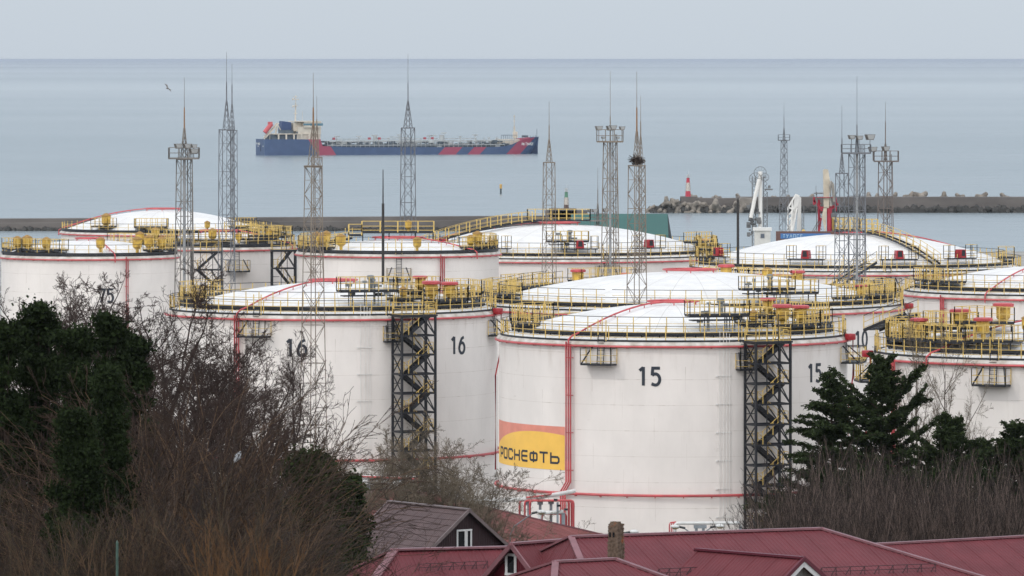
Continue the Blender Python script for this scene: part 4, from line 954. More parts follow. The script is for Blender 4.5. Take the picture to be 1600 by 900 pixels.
for sgn in (-1, 1):
    i0 = len(mb.v)
    for st_ in stn:
        for (x, y, z) in st_: mb.v.append((x, sgn*y, z))
    for a in range(len(stn)-1):
        for b_ in range(3): q = (i0+a*4+b_, i0+(a+1)*4+b_, i0+(a+1)*4+b_+1, i0+a*4+b_+1); mb.f.append(q)
i0 = len(mb.v)
for st_ in stn: x, y, z = st_[-1]; mb.v += [(x, -y, z-.9 if x > 29 else z-.2), (x, y, z-.9 if x > 29 else z-.2)]
for a in range(len(stn)-1): mb.f.append((i0+2*a, i0+2*a+2, i0+2*a+3, i0+2*a+1))
mb.quad((0, -hb(0, 0), -1.5), (0, hb(0, 0), -1.5), (0, hb(0, 0), 7.5), (0, -hb(0, 0), 7.5))
mb.build('hull', HB, ship)
SW = mat('deckhouse_cream', (.62, .56, .47), .55, var=.2, vscale=.3); SBL = mat('funnel_blue', (.035, .065, .16), .5); SDK = mat('deck_gear', (.10, .13, .16), .7, var=.4, vscale=.4); SPP = mat('deck_pipe', (.48, .50, .50), .6, var=.3, vscale=.5)
def sx(px): return (px-400)*k_
mb = MB(); y0 = -Bm/2
mb.box((sx(452), 0, 9.9), (sx(489)-sx(416), 13, .35))        # boat deck
for x in np.arange(sx(421), sx(489), 3.9): mb.box((x, y0+.5, 8.6), (.7, .3, 2.4)); mb.box((x, -y0-.5, 8.6), (.7, .3, 2.4))
mb.box((sx(470), 0, 8.6), (12, 12, 2.4)); mb.box((sx(471), 0, 11.6), (sx(489)-sx(453), 12.5, 3.4)); mb.box((sx(475), 0, 14.2), (sx(489)-sx(462), 14.5, 2.6)); mb.box((sx(470), 0, 15.7), (sx(489)-sx(452), 15, .35)); mb.box((sx(455), 0, 13.2), (4, 7, 4))
mb.beam((sx(421), -3, 10), (sx(425), -3, 14), .5); mb.beam((sx(425), -3, 14), (sx(430), -3, 11), .4); mb.beam((sx(405), -3.2, 8.2), (sx(426), -3.2, 15), .5); mb.beam((sx(405), -.6, 8.2), (sx(426), -.6, 15), .5); mb.beam((sx(403), -3.2, 7), (sx(405), -3.2, 9.6), .4)
for x in (403, 412, 421): mb.beam((sx(x), -3.2, 7), (sx(x), -3.2, 8.5+(x-403)*.35), .35)
dh = mb.build('deckhouse', SW, ship)
mb = MB(); mb.box((sx(481), -7.3, 14.3), (6.5, .1, 1.1)); mb.box((sx(468), -7.3, 14.4), (5, .1, .9)); mb.build('window_band', mat('bridge_glass', (.08, .18, .24), .2), dh)
mb = MB(); mb.box((sx(446), 0, 8.5), (22, 11, 2.2)); mb.box((sx(436), -4, 11), (7, 2, 1.5)); mb.box((sx(458), -5, 10.6), (4, 2, .8)); mb.build('shaded_deck', SDK, ship)
mb = MB(); q = [(sx(430), 11.3), (sx(446.5), 11.3), (sx(446), 15.3), (sx(444), 15.4), (sx(432), 15.9)]; mb.prism([(x, -2.5, z) for x, z in q], (0, 5, 0)); mb.build('funnel', SBL, ship)
mb = MB(); mb.pipe([(sx(405), -1.9, 10.6), (sx(406.5), -1.9, 11.2), (sx(415), -1.9, 14.4), (sx(416.5), -1.9, 14.6)], 2.2, 10); mb.box((sx(413.5), -1.9, 15.0), (2.0, 1.4, 1.2)); mb.build('lifeboat', mat('lifeboat_red', (.50, .09, .10), .45), ship)
mb = MB(); mb.beam((sx(454.5), 0, 12), (sx(455.5), 0, 24), .5); mb.beam((sx(455.5), 0, 24), (sx(455.5), 0, 28), .25)
for z_, w_ in ((19.5, 1.6), (23, 2.4), (26, 3.4), (27.2, 1.6)): mb.box((sx(455), 0, z_), (w_, 1, .3))
mb.blob((sx(451), -.5, 22.7), .5, 1); mb.blob((sx(451), -.5, 26.2), .5, 2); mb.beam((sx(466), 0, 15), (sx(466), 0, 20.5), .12); mb.build('mast', SW, ship)
mb = MB(); md = MB(); rg = random.Random(12)
mb.box(((sx(500)+sx(800))/2, -5.5, 6.6), (sx(800)-sx(500), .3, .35)); mb.box(((sx(500)+sx(790))/2, -1.5, 6.1), (sx(790)-sx(500), 1.4, .35)); mb.box(((sx(515)+sx(745))/2, 3, 7.3), (sx(745)-sx(515), .3, .3)); mb.box(((sx(500)+sx(780))/2, -6.5, 4.5), (sx(780)-sx(500), .35, .3))
for x in np.arange(sx(500), sx(800), 2.4): mb.beam((x, -5.5, 2.6), (x, -5.5, 6.6), .18)
for x in np.arange(sx(500), sx(780), 4.1): mb.beam((x, -1.5, 2.6), (x, -1.5, 6.3+rg.choice((0, 0, 1.4))), .3)
for k in range(190):
    x = rg.uniform(sx(500), sx(790)); z = rg.uniform(3.2, 6.2); (mb if rg.random() < .35 else md).box((x, rg.uniform(-6, 4), z), (rg.uniform(.4, 3.4), rg.uniform(.4, 1.5), rg.uniform(.3, 1.3)))
for px_, h_ in ((518, 8.6), (553, 8.6), (577, 9.0), (617, 9.2), (665, 8.8), (671, 8.8), (688, 10), (714, 8.2), (738, 9.0), (773, 7.5), (760, 7.6), (584, 7.6), (600, 7.7)):
    mb.beam((sx(px_), -2, 3), (sx(px_), -2, h_), .35); mb.box((sx(px_), -2, h_), (2.6 if h_ > 8.3 else 1.2, .5, .5))
mb.box((sx(579), -2, 8.0), (1.6, 1.2, 2.6)); mb.box((sx(684), -2, 8.0), (1.6, 1.2, 2.4)); mb.beam((sx(633), 0, 7.8), (sx(605), 0, 8.3), .35)
mb.build('deck_piping', SPP, ship); md.box((sx(640), 0, 4.0), (sx(790)-sx(502), 10, 1.8)); md.build('deck_machinery', SDK, ship)
mb = MB()
for px_ in (568, 584, 668, 656, 512): mb.box((sx(px_), -3.4, 7.6), (1.3, .6, 1.0))
mb.build('red_locker', mat('locker_red', (.38, .07, .09), .5), ship)
mb = MB(); mb.box((sx(792), 0, 5.7), (sx(806)-sx(776), 8, 2.6)); mb.beam((sx(804), 0, 7), (sx(803), 0, 13), .7); mb.box((sx(804.5), 0, 9), (2, 1.4, 3)); mb.beam((sx(803), 0, 13), (sx(803), 0, 18.5), .25); mb.box((sx(803), 0, 15.5), (.9, .5, .3)); mb.box((sx(803), 0, 17.6), (.9, .5, .3)); mb.build('bow_house', SW, ship)
mb = MB()
for x in np.arange(sx(778), sx(803), 1.1): mb.beam((x, -3.9, 7), (x, -3.9, 8.9), .14)
mb.box((sx(790), -3.9, 8.9), (sx(803)-sx(778), .2, .2))
for x in np.arange(sx(810), sx(838), 1.6): mb.beam((x, -hb(x, 7)*.9, sheer(x)), (x, -hb(x, 7)*.9, sheer(x)+1.0), .15)
mb.beam((sx(839.5), 0, 8), (sx(839.5), 0, 11.8), .16); mb.box((sx(818), -2, 8.3), (3, 1, .9)); mb.build('bow_gear', SDK, ship)
mb = MB()    # lettering on the bow follows the plating
u = sx(808.5)
for ch in 'РН ТУАПСЕ':
    w_, h_ = .62, 1.15
    if ch != ' ':
        for qd in strokes_quads(ch, w_, h_*(1.25 if ch == 'Т' else 1), .22):
            i = len(mb.v)
            for uu, vv in qd: x = u+uu; z = 4.1+vv; mb.v.append((x, -hb(x, z)-.12, z))
            mb.f.append((i, i+1, i+2, i+3))
    u += w_+.22 if ch != ' ' else .5
mb.build('ship_name', mat('name_white', (.8, .8, .78), .5), ship)
mb = MB(); ys_ = 5.8
for k, ch in enumerate('РН ТУАПСЕ'):
    if ch == ' ': continue
    y = 6.0-k*.62
    for qd in strokes_quads(ch, .5, .9, .2): i = len(mb.v); mb.v += [(-.05, y-uu, 4.9+vv) for uu, vv in qd]; mb.f.append((i, i+1, i+2, i+3))
for yy in (3.4, -4.6): mb.quad((-.05, yy-.5, 3.9), (-.05, yy+.5, 3.9), (-.05, yy+.3, 4.6), (-.05, yy-.3, 4.6))
mb.build('stern_lettering', MATS['name_white'], ship)
mb = MB(); mb.box((-.02, -.6, 3.4), (.1, 1.2, 3.2)); mb.build('stern_recess', mat('recess', (.015, .03, .07), .6), ship)
# gull
mb = MB(); mb.blob((0, 0, 0), .16, 1, 8, 6, (2.2, 1, .8)); 
for s in (-1, 1): mb.poly([(.15, s*.1, .05), (-.12, s*.1, .05), (-.25, s*.55, .28), (-.1, s*.95, .12), (.12, s*.5, .26)]); mb.poly([(.15, s*.1, .02), (.12, s*.5, .23), (-.1, s*.95, .10), (-.25, s*.55, .25), (-.12, s*.1, .02)])
g = mb.build('gull', mat('gull_grey', (.20, .19, .18), .7)); g.location = at(262, 138, 900); g.rotation_euler = (.7, .2, .9); tag(g, 'small dark gull in flight above the sea at the upper left', 'bird')
# ------------------------------------------------------------------ pipework near tank 15 and 16
d0 = 484.5; zg = 6.2
r = thing('pipe_manifold', (X(850, d0), d0, zg), 'red pipe loops on grey posts with a thick white pipe left of tank 15', 'pipework')
def Q(px, py, dy=0): return Vector(((px-850)*d0/F, dy, Z(py, d0)-zg))
mb = MB()
def loop(xa_, xb_, yt__, dy, D): mb.pipe([Q(xa_, 880, dy), Q(xa_, yt__+4, dy), Q(xa_+1.3, yt__+1.2, dy), Q(xa_+4, yt__, dy), Q(xb_-4, yt__, dy), Q(xb_-1.3, yt__+1.2, dy), Q(xb_, yt__+4, dy), Q(xb_, 880, dy)], D, 8)
loop(812, 889, 782, 0, .18); loop(820, 893, 781.5, -.4, .16); loop(828, 896, 781, -.8, .18); loop(844, 885, 802, -.5, .14); loop(847, 882, 803, -.2, .12)
mb.pipe([Q(822, 777, -.3), Q(850, 774, -.3), Q(885, 770, 2.3)], .14, 8); mb.build('red_loop', REDP, r, smooth=True, auto=40)
mb = MB(); mb.pipe([Q(740, 784, 0), Q(805, 781, 0), Q(835, 778, 0), Q(870, 773.5, .8), Q(898, 770, 2.0)], .33, 12); mb.pipe([Q(846, 800, -1), Q(880, 798, -1)], .3, 10); mb.pipe([Q(843, 880, -1), Q(843, 802, -1)], .3, 10); mb.build('white_pipe', PIPEW, r, smooth=True, auto=40)
mb = MB()
for x, yy in ((844, 785), (861, 784), (826, 786)): mb.beam(Q(x, 880, .3), Q(x, yy, .3), .22); mb.box(tuple(Q(x, yy+1, .3)), (.45, .4, .3))
mb.beam(Q(871, 880, -1.2), Q(871, 783, -1.2), .17); mb.beam(Q(880, 880, -.9), Q(880, 800, -.9), .28); mb.build('post', PIPEG, r)
mb = MB()
for x, yy in ((873, 788), (884, 794), (868, 779)): mb.box(tuple(Q(x, yy, -1.4)), (.3, .2, .16)); mb.beam(Q(x-2, yy, -1.4), Q(x+3, yy, -1.4), .09)
mb.build('black_bracket', BLK, r)
r = thing('pipe_loop', (X(1100, 480), 480, zg), 'white insulated pipe bridge with thin red pipes right of the chimney', 'pipework'); d0 = 480
def Q(px, py, dy=0): return Vector(((px-1100)*d0/F, dy, Z(py, d0)-zg))
mb = MB(); mb.pipe([Q(1054.5, 880), Q(1054.5, 823), Q(1056, 819), Q(1059, 817.5), Q(1150, 817), Q(1155, 818, .5), Q(1158, 822, 1)], .26, 12); mb.build('white_pipe', PIPEW, r, smooth=True, auto=40)
mb = MB()
for k in range(3): mb.pipe([Q(1046+k*3, 880, .2), Q(1046+k*3, 820, .2), Q(1047.5+k*3, 817, .2), Q(1056, 816+k*.4, .4)], .10, 8)
mb.build('red_pipe', REDP, r, smooth=True, auto=40)
mb = MB(); mb.box(tuple(Q(1094, 823)), (1.0, .4, .25))
for x in (1088, 1099, 1157): mb.beam(Q(x, 880), Q(x, 822), .22)
mb.build('post', PIPEG, r)
r = thing('pipe_bridge', (X(600, 508), 508, zg), 'white and red pipes with dark openings at the foot of tank 16', 'pipework'); d0 = 508
def Q(px, py, dy=0): return Vector(((px-600)*d0/F, dy, Z(py, d0)-zg))
mb = MB(); mb.pipe([Q(470, 742), Q(540, 744), Q(650, 746)], .24, 10); mb.pipe([Q(470, 750), Q(540, 752), Q(640, 757)], .5, 10); mb.pipe([Q(700, 783), Q(800, 787)], .5, 10); mb.build('white_pipe', PIPEW, r, smooth=True, auto=40)
mb = MB(); mb.pipe([Q(470, 741, -.3), Q(560, 744, -.3), Q(652, 748, -.3), Q(653, 752, -.3), Q(653, 830, -.3)], .15, 8); mb.pipe([Q(790, 778), Q(825, 779)], .15, 8); mb.build('red_pipe', REDP, r, smooth=True, auto=40)
mb = MB(); mb.box(tuple(Q(612, 760, .5)), (3.6, .6, 1.4)); mb.box(tuple(Q(575, 760, .5)), (2.2, .6, 1.2)); 
for x in (480, 520, 560, 600, 640, 700, 740, 780): mb.beam(Q(x, 860), Q(x, 745 if x < 660 else 785), .2)
mb.build('post', PIPEG, r)
# street lamps
def lamp(px, py, d, side, label):
    zb = zt(d); r = thing('street_lamp', (X(px, d), d, zb), label, 'street lamp', 'street lamps behind the burgundy roofs'); H = Z(py, d)-zb; s = side
    mb = MB(); mb.pipe([(s*2.2, 0, 0), (s*2.2, 0, H-1.6), (s*1.9, 0, H-1.0), (s*.55, 0, H-.05)], .085, 8); mb.build('pole', PIPEG, r)
    mb = MB(); mb.pipe([(s*.7, 0, H-.1), (s*.25, 0, H)], .16, 8); mb.build('lamp_neck', mat('lamp_dark', (.04, .045, .05), .5), r)
    mb = MB(); mb.blob((0, 0, H), .20, 2, 10, 6, (1.7, .9, .75)); mb.build('lamp_head', PIPEW, r, smooth=True)
    mb = MB(); mb.blob((0, 0, H-.09), .17, 2, 10, 6, (1.5, .8, .5)); mb.build('lamp_glass', mat('lamp_amber', (.35, .25, .10), .3), r, smooth=True)
lamp(991, 831, 430, -1, 'street lamp head just right of the brick chimney'); lamp(1055, 823, 430, 1, 'street lamp head at the left end of the white pipe bridge'); lamp(1125, 822, 430, -1, 'street lamp head in the middle of the white pipe bridge'); lamp(846, 800, 430, -1.0, 'street lamp head among the red pipe loops')
# ------------------------------------------------------------------ houses
def ray_plane(px, py, P0, n):
    dr = Vector(((px-800)/F, 1.0, -(py-HZ)/F)); o = Vector((0, 0, CAMZ)); t = (P0-o).dot(n)/dr.dot(n); return o+dr*t
def corrugated(mb, pts, e, pitch=.2, h=.018, steps=None):
    """pts: planar 3D polygon (convex); e: eave direction; ribs run up the slope"""
    pts = [Vector(p) for p in pts]; n = (pts[1]-pts[0]).cross(pts[2]-pts[0]).normalized()
    if n.z < 0: n = -n
    e = Vector(e); e = (e-n*e.dot(n)).normalized(); u = n.cross(e).normalized(); o = pts[0]
    Q_ = [((p-o).dot(e), (p-o).dot(u)) for p in pts]; s0 = min(q[0] for q in Q_); s1 = max(q[0] for q in Q_)
    prof = ((0, 0), (.45, 0), (.58, 1), (.82, 1), (.95, 0)); samp = []
    k = 0
    while s0+k*pitch < s1:
        for a, hh in prof:
            s = s0+(k+a)*pitch
            if s < s1-1e-4: samp.append((s, hh*(1.9 if k % 6 == 0 else 1)))
        k += 1
    samp = [(s0+1e-4, 0)]+samp[1:]+[(s1-1e-4, 0)]
    prev = None
    for s, hh in samp:
        ts = []
        for a, b_ in zip(Q_, Q_[1:]+Q_[:1]):
            if (a[0]-s)*(b_[0]-s) <= 0 and abs(a[0]-b_[0]) > 1e-9: ts.append(a[1]+(b_[1]-a[1])*(s-a[0])/(b_[0]-a[0]))
        if not ts: prev = None; continue
        t0, t1 = min(ts), max(ts); A = o+e*s+u*t0+n*(h*hh); B = o+e*s+u*t1+n*(h*hh)
        if steps:      # metal tile: stepped courses up the slope
            m_ = max(1, int(round((t1-t0)/steps))); rowp = []
            for j in range(m_+1):
                q = o+e*s+u*(t0+(t1-t0)*j/m_)+n*(h*hh)
                rowp += [q, q+n*.03] if 0 < j < m_ else [q]
            row = rowp
        else: row = [A, B]
        i = len(mb.v); mb.v += [tuple(p) for p in row]
        if prev is not None and prev[1] == len(row):
            for j in range(len(row)-1): mb.f.append((prev[0]+j, i+j, i+j+1, prev[0]+j+1))
        prev = (i, len(row))
BUR = ribbed_mat('burgundy_sheet', (0.145, 0.034, 0.042), .2, rough=.55, var=.18)
BURB = ribbed_mat('faded_red_sheet', (0.20, 0.065, 0.062), .2, rough=.6, var=.25)
BRN = ribbed_mat('brown_metal_tile', (0.105, 0.072, 0.072), .2, rough=.5, var=.2)
CAP = mat('burgundy_cap', (0.23, 0.10, 0.115), .45, var=.25, vscale=2)
CAPB = mat('brown_cap', (0.17, 0.13, 0.13), .5, var=.25, vscale=2)
DKW = mat('dark_maroon_siding', (0.030, 0.010, 0.013), .6, var=.25, vscale=1.5)
RDW = mat('red_siding', (0.115, 0.008, 0.018), .5, var=.2, vscale=1.5)
WTR = mat('white_frame', (.66, .66, .66), .4)
GLS = mat('dark_glass', (.012, .013, .016), .12)
WALLP = mat('pale_wall', (.42, .40, .37), .8, var=.2)
def siding(mb, pts, nrm, pitch=.14):
    """vertical board siding on a planar polygon"""
    pts = [Vector(p) for p in pts]; e = Vector((0, 0, 1)).cross(Vector(nrm)).normalized(); o = pts[0]; n = Vector(nrm).normalized()
    Q_ = [((p-o).dot(e), (p-o).z) for p in pts]; s0 = min(q[0] for q in Q_); s1 = max(q[0] for q in Q_); prev = None; k = 0; S = []
    while s0+k*pitch < s1:
        for a, hh in ((0, 0), (.08, -1), (.16, 0)):
            s = s0+(k+a)*pitch+1e-4
            if s < s1: S.append((s, hh))
        k += 1
    S.append((s1-1e-4, 0))
    for s, hh in S:
        ts = [a[1]+(b_[1]-a[1])*(s-a[0])/(b_[0]-a[0]) for a, b_ in zip(Q_, Q_[1:]+Q_[:1]) if (a[0]-s)*(b_[0]-s) <= 0 and abs(a[0]-b_[0]) > 1e-9]
        if not ts: prev = None; continue
        i = len(mb.v)
        for t in (min(ts), max(ts)): mb.v.append(tuple(o+e*s+Vector((0, 0, t))+n*(.03*hh)))
        if prev is not None: mb.f.append((prev, i, i+1, prev+1))
        prev = i
def window(root, c, nrm, w, h, mull=True):
    n = Vector(nrm).normalized(); e = Vector((0, 0, 1)).cross(n).normalized(); c = Vector(c); u = Vector((0, 0, 1)); mb = MB(); t = .09
    for s in (-1, 1): mb.beam(c+e*(s*(w/2-t/2))-u*(h/2)+n*.04, c+e*(s*(w/2-t/2))+u*(h/2)+n*.04, t*1.2)
    for s in (-1, 1): mb.beam(c-e*(w/2)+u*(s*(h/2-t/2))+n*.043, c+e*(w/2)+u*(s*(h/2-t/2))+n*.043, t*1.2)
    if mull: mb.beam(c+e*(w*.12)-u*(h/2)+n*.046, c+e*(w*.12)+u*(h/2)+n*.046, t*2.2)
    f_ = mb.build('window', WTR, root); g = MB(); g.quad(c-e*w*.45-u*h*.45+n*.02, c+e*w*.45-u*h*.45+n*.02, c+e*w*.45+u*h*.45+n*.02, c-e*w*.45+u*h*.45+n*.02); g.build('pane', GLS, f_)
    return f_
def gable_house(A, B, w, drop, rm, cm, wm, label, tile=None, wr=None, dropr=None, ov=.35, ground=None, trim=None, name='house', pitch=.2):
    """ridge from A (back) to B (gable end towards the viewer), world coords"""
    A, B = Vector(A), Vector(B); g = ground if ground is not None else zt(B.y)-.5; root = thing(name, (B.x, B.y, g), label, 'house')
    O = Vector((B.x, B.y, g)); a, b_ = A-O, B-O; r = (b_-a); r.z = 0; r.normalize(); s = Vector((r.y, -r.x, 0))     # s: left hand side seen from outside is -s
    wr = wr or w; dropr = dropr or drop; mb = MB(); dn = Vector((0, 0, -1))
    L0, L1 = a-s*w+dn*drop, b_-s*w+dn*drop; R0, R1 = a+s*wr+dn*dropr, b_+s*wr+dn*dropr
    corrugated(mb, [L0, L1, b_, a], r, pitch, steps=tile); corrugated(mb, [R1, R0, a, b_], r, pitch, steps=tile); mb.build('roof', rm, root)
    mb = MB(); mb.sweep([a+Vector((0, 0, .05)), b_+Vector((0, 0, .05))], .34, .09)
    for p, q in ((b_, L1), (b_, R1), (a, L0), (a, R0)): mb.beam(p+dn*.02+r*.02, q+dn*.02+r*.02, .10, .20)
    mb.build('roof_trim', cm, root)
    if trim:
        mb = MB()
        for q, sg in ((L1, -1), (R1, 1)): mb.beam(b_+dn*.22-r*.04, q+dn*.22-r*.04-s*sg*.2, .06, .22)
        mb.build('barge_board', trim, root)
    mb = MB(); gb = b_-r*ov; k = .93
    G = [gb+dn*.12, gb-s*w*k+dn*(drop*k+.1)]; G2 = [gb-s*w*k-Vector((0, 0, (gb.z-drop*k-.1)))+dn*0, gb+s*wr*k-Vector((0, 0, gb.z-dropr*k-.1))]
    p1 = gb-s*w*k+dn*(drop*k+.1); p2 = gb+s*wr*k+dn*(dropr*k+.1); b1 = Vector((p1.x, p1.y, 0)); b2 = Vector((p2.x, p2.y, 0)); top = gb+dn*.12
    siding(mb, [top, p1, b1, b2, p2], r); 
    ga = a+r*ov; q1 = ga-s*w*k+dn*(drop*k+.1); q2 = ga+s*wr*k+dn*(dropr*k+.1)
    mb.quad(p1, q1, (q1.x, q1.y, 0), (p1.x, p1.y, 0)); mb.quad(p2, q2, (q2.x, q2.y, 0), (p2.x, p2.y, 0)); mb.poly([ga+dn*.12, q1, (q1.x, q1.y, 0), (q2.x, q2.y, 0), q2])
    mb.build('wall', wm, root)
    return root, O, r, s, gb
# brown gabled house
A = at(607, 784, 404); B = at(733, 797, 396.6); B.z = A.z
h1, O, r, s, gb = gable_house(A, B, 5.1, 4.0, BRN, CAPB, DKW, 'brown metal tiled house with a dark maroon gable and a white window', tile=.55, pitch=.22)
pc = ray_plane(725, 843, gb+O-Vector((0, 0, 0)), r); window(h1, pc-O, r, .76*1.55, 1.3)
mb = MB(); p = at(542, 862, 392)-O; mb.lathe((p.x, p.y, p.z-5), [(.14, 0), (.14, 6.2)], 10); mb.build('flue_pipe', mat('flue_dark', (.05, .02, .02), .6), h1)
def roofs(label, planes, caps, base_d, rm=BUR, cm=CAP, walls=None, name='house', guards=(), wallm=WALLP):
    O = at(*planes[0][0][0]); O.z = zt(O.y)-.5; root = thing(name, O, label, 'house'); mb = MB(); PL = []
    for pts, e in planes:
        W = [at(*p) if len(p) == 3 else None for p in pts]; n = (W[1]-W[0]).cross(W[2]-W[0]).normalized()
        W = [w if i < 3 else ray_plane(pts[i][0], pts[i][1], W[0], n) for i, w in enumerate([x if x is not None else W[0] for x in W])]
        if n.z < 0: n = -n
        PL.append((W, n)); ev = W[e[1]]-W[e[0]]; corrugated(mb, [w-O for w in W], ev)
    mb.build('roof', rm, root); mb = MB()
    for c in caps:
        P_ = [at(*p)-O+Vector((0, 0, .04)) for p in c]; mb.sweep(P_, .32, .09)
    mb.build('ridge_cap', cm, root)
    if walls:
        mb = MB()
        for (x0, y0, x1, y1, z1) in walls:
            mb.box(((x0+x1)/2-O.x, (y0+y1)/2-O.y, (z1-O.z)/2), (x1-x0, y1-y0, z1-O.z))
        mb.build('wall', wallm, root)
    return root, O, PL
# main burgundy roof
def along(p, q, f_): return Vector(p).lerp(Vector(q), f_)
def zs(p): return p
L_, Rr = at(892, 840, 268), at(1283, 827, 272.7); L_.z = Rr.z = (L_.z+Rr.z)/2
rd = (Rr-L_); rd.z = 0; rd.normalize(); fr_ = Vector((rd.y, -rd.x, 0)); dn = Vector((0, 0, -1))
def hiproof(A, B, w, pitchtan, rm, cm, label, hipA=True, hipB=True, wall_ins=.5, hA=None, hB=None, name='house', back=True, capw=.32):
    """hipped roof; A,B world ridge ends; w half width"""
    A, B = Vector(A), Vector(B); g = min(zt(A.y), zt(B.y))-.6; O = Vector((A.x, A.y, g)); root = thing(name, O, label, 'house'); a, b_ = A-O, B-O
    e = (b_-a); e.z = 0; e.normalize(); f_ = Vector((e.y, -e.x, 0)); dr_ = w*pitchtan; ha = (hA if hA is not None else w); hb_ = (hB if hB is not None else w)
    cF0 = a-e*(ha if hipA else 0)+f_*w+dn*dr_; cF1 = b_+e*(hb_ if hipB else 0)+f_*w+dn*dr_; cB0 = a-e*(ha if hipA else 0)-f_*w+dn*dr_; cB1 = b_+e*(hb_ if hipB else 0)-f_*w+dn*dr_
    mb = MB(); corrugated(mb, [cF0, cF1, b_, a], e); corrugated(mb, [cB1, cB0, a, b_], e)
    if hipA: corrugated(mb, [cB0, cF0, a], f_)
    if hipB: corrugated(mb, [cF1, cB1, b_], f_)
    mb.build('roof', rm, root); mb = MB(); up_ = Vector((0, 0, .05)); mb.sweep([a+up_, b_+up_], capw, .09)
    for p, q, c in ((a, cF0, hipA), (a, cB0, hipA), (b_, cF1, hipB), (b_, cB1, hipB)): mb.sweep([p+up_, q+up_], capw*.9 if c else .1, .09)
    for p, q in ((cF0, cF1), (cB0, cB1), (cF0, cB0), (cF1, cB1)): mb.beam(p-up_*2, q-up_*2, .1, .2)
    mb.build('roof_trim', cm, root)
    mb = MB(); q = [cF0+e*wall_ins-f_*wall_ins, cF1-e*wall_ins-f_*wall_ins, cB1-e*wall_ins+f_*wall_ins, cB0+e*wall_ins+f_*wall_ins]
    base = [Vector((p.x, p.y, 0)) for p in q]; H = q[0].z-.02; mb.prism(base, (0, 0, H)); mb.build('wall', WALLP, root)
    return root, O, e, f_, (cF0, cF1, cB0, cB1)
h4, O4, e4, f4, c4_ = hiproof(L_, Rr, 9.5, .36, BUR, CAP, 'largest burgundy roof at the bottom right with the brick chimney in front of its ridge', hA=2.2, hB=9.5)
# gabled dormer of the main roof
ap = at(1255, 873, 262.6); bk = at(1088, 859.5, 267.2); bk.z = ap.z
rr_ = (ap-bk); rr_.z = 0; rr_.normalize(); s_ = Vector((rr_.y, -rr_.x, 0)); w_ = 2.2; dp_ = 1.45
mb = MB(); a_, b_ = bk-O4, ap-O4; ext = rr_*.0
corrugated(mb, [a_-s_*w_+dn*dp_, b_-s_*w_+dn*dp_, b_, a_], rr_, .2); corrugated(mb, [b_+s_*w_+dn*dp_, a_+s_*w_+dn*dp_, a_, b_], rr_, .2); mb.build('dormer_roof', BUR, h4)
mb = MB(); mb.sweep([a_+Vector((0, 0, .05)), b_+Vector((0, 0, .05))], .3, .09); mb.sweep([a_+Vector((0, 0, .03)), a_-s_*w_+dn*dp_+Vector((0, 0, .03))], .36, .07)
for sg in (-1, 1): mb.beam(b_+rr_*.05, b_+s_*(sg*w_)+dn*dp_+rr_*.05, .1, .16)
mb.build('dormer_trim', mat('dark_burgundy_trim', (.10, .012, .025), .5), h4)
mb = MB()
for sg in (-1, 1): mb.beam(b_+dn*.20+rr_*.02, b_+s_*(sg*w_)+dn*(dp_+.20)+rr_*.02, .05, .24)
mb.build('barge_board', mat('barge_white', (.60, .60, .60), .5), h4)
mb = MB(); gg = b_-rr_*.5; siding(mb, [gg+dn*.1, gg-s_*w_*.95+dn*(dp_*.95+.1), gg-s_*w_*.95+dn*3, gg+s_*w_*.95+dn*3, gg+s_*w_*.95+dn*(dp_*.95+.1)], rr_, .12); mb.build('dormer_gable', mat('pale_siding', (.36, .37, .36), .6), h4)
# snow guards
def guard(root, O, p, q, n_):
    mb = MB(); p, q = Vector(p)-O, Vector(q)-O
    for k in range(n_+1):
        c = p.lerp(q, k/n_); mb.beam(c, c+Vector((0, 0, .36)), .03); mb.beam(c+Vector((-.22, -.1, 0)), c+Vector((0, 0, .36)), .03)
    for h in (.36, .18): mb.beam(p+Vector((0, 0, h)), q+Vector((0, 0, h)), .03)
    mb.build('snow_guard', mat('guard_dark', (.045, .015, .02), .5), root)
n4 = (c4_[1]-c4_[0]).cross(-f4*9.5-dn*(9.5*.36)*1.0).normalized(); Pn = L_
nn = (rd).cross(fr_*1.0+dn*.36).normalized()
guard(h4, O4, ray_plane(1284, 900, L_, nn), ray_plane(1462, 893.5, L_, nn), 8); guard(h4, O4, ray_plane(1030, 902, L_, nn), ray_plane(1096, 899, L_, nn), 4)
# small gabled wing with a window
A = at(884, 846, 271.3); B = at(799, 851, 269); A.z = B.z
h3, O3, r3, s3, gb3 = gable_house(A, B, 2.0, 1.75, BUR, CAP, RDW, 'small burgundy wing with a deep red gable and a narrow white window', wr=2.4, dropr=2.1, pitch=.16)
pc = ray_plane(799, 882, gb3+O3, r3); window(h3, pc-O3, r3, .66, .95, False)
h6, O6, e6, f6, c6 = hiproof(at(868, 879, 254), at(961, 874.5, 255.4), 6.5, .38, BUR, CAP, 'low burgundy hipped roof in the foreground below the brick chimney', hA=4.0, hB=5.0)
h2, O2, e2, f2, c2 = hiproof(at(617, 860, 300), at(812, 855.5, 301.8), 6.0, .5, BUR, CAP, 'burgundy hipped roof in front of the brown gabled house', hA=4.2, hB=6, capw=.5)
nn = (e2).cross(f2*1.0+dn*.5).normalized(); guard(h2, O2, ray_plane(655, 893, at(617, 860, 300), nn), ray_plane(762, 888, at(617, 860, 300), nn), 6)
hiproof(at(1340, 853, 296), at(1660, 836, 302), 6, .4, BUR, CAP, 'plain burgundy roof at the right edge behind the largest roof', hA=5)
hiproof(at(588, 765, 455), at(652, 768, 454), 13.2, .34, BURB, CAP, 'faded red hipped roof behind the brown gabled house', hA=5, hB=13.0)
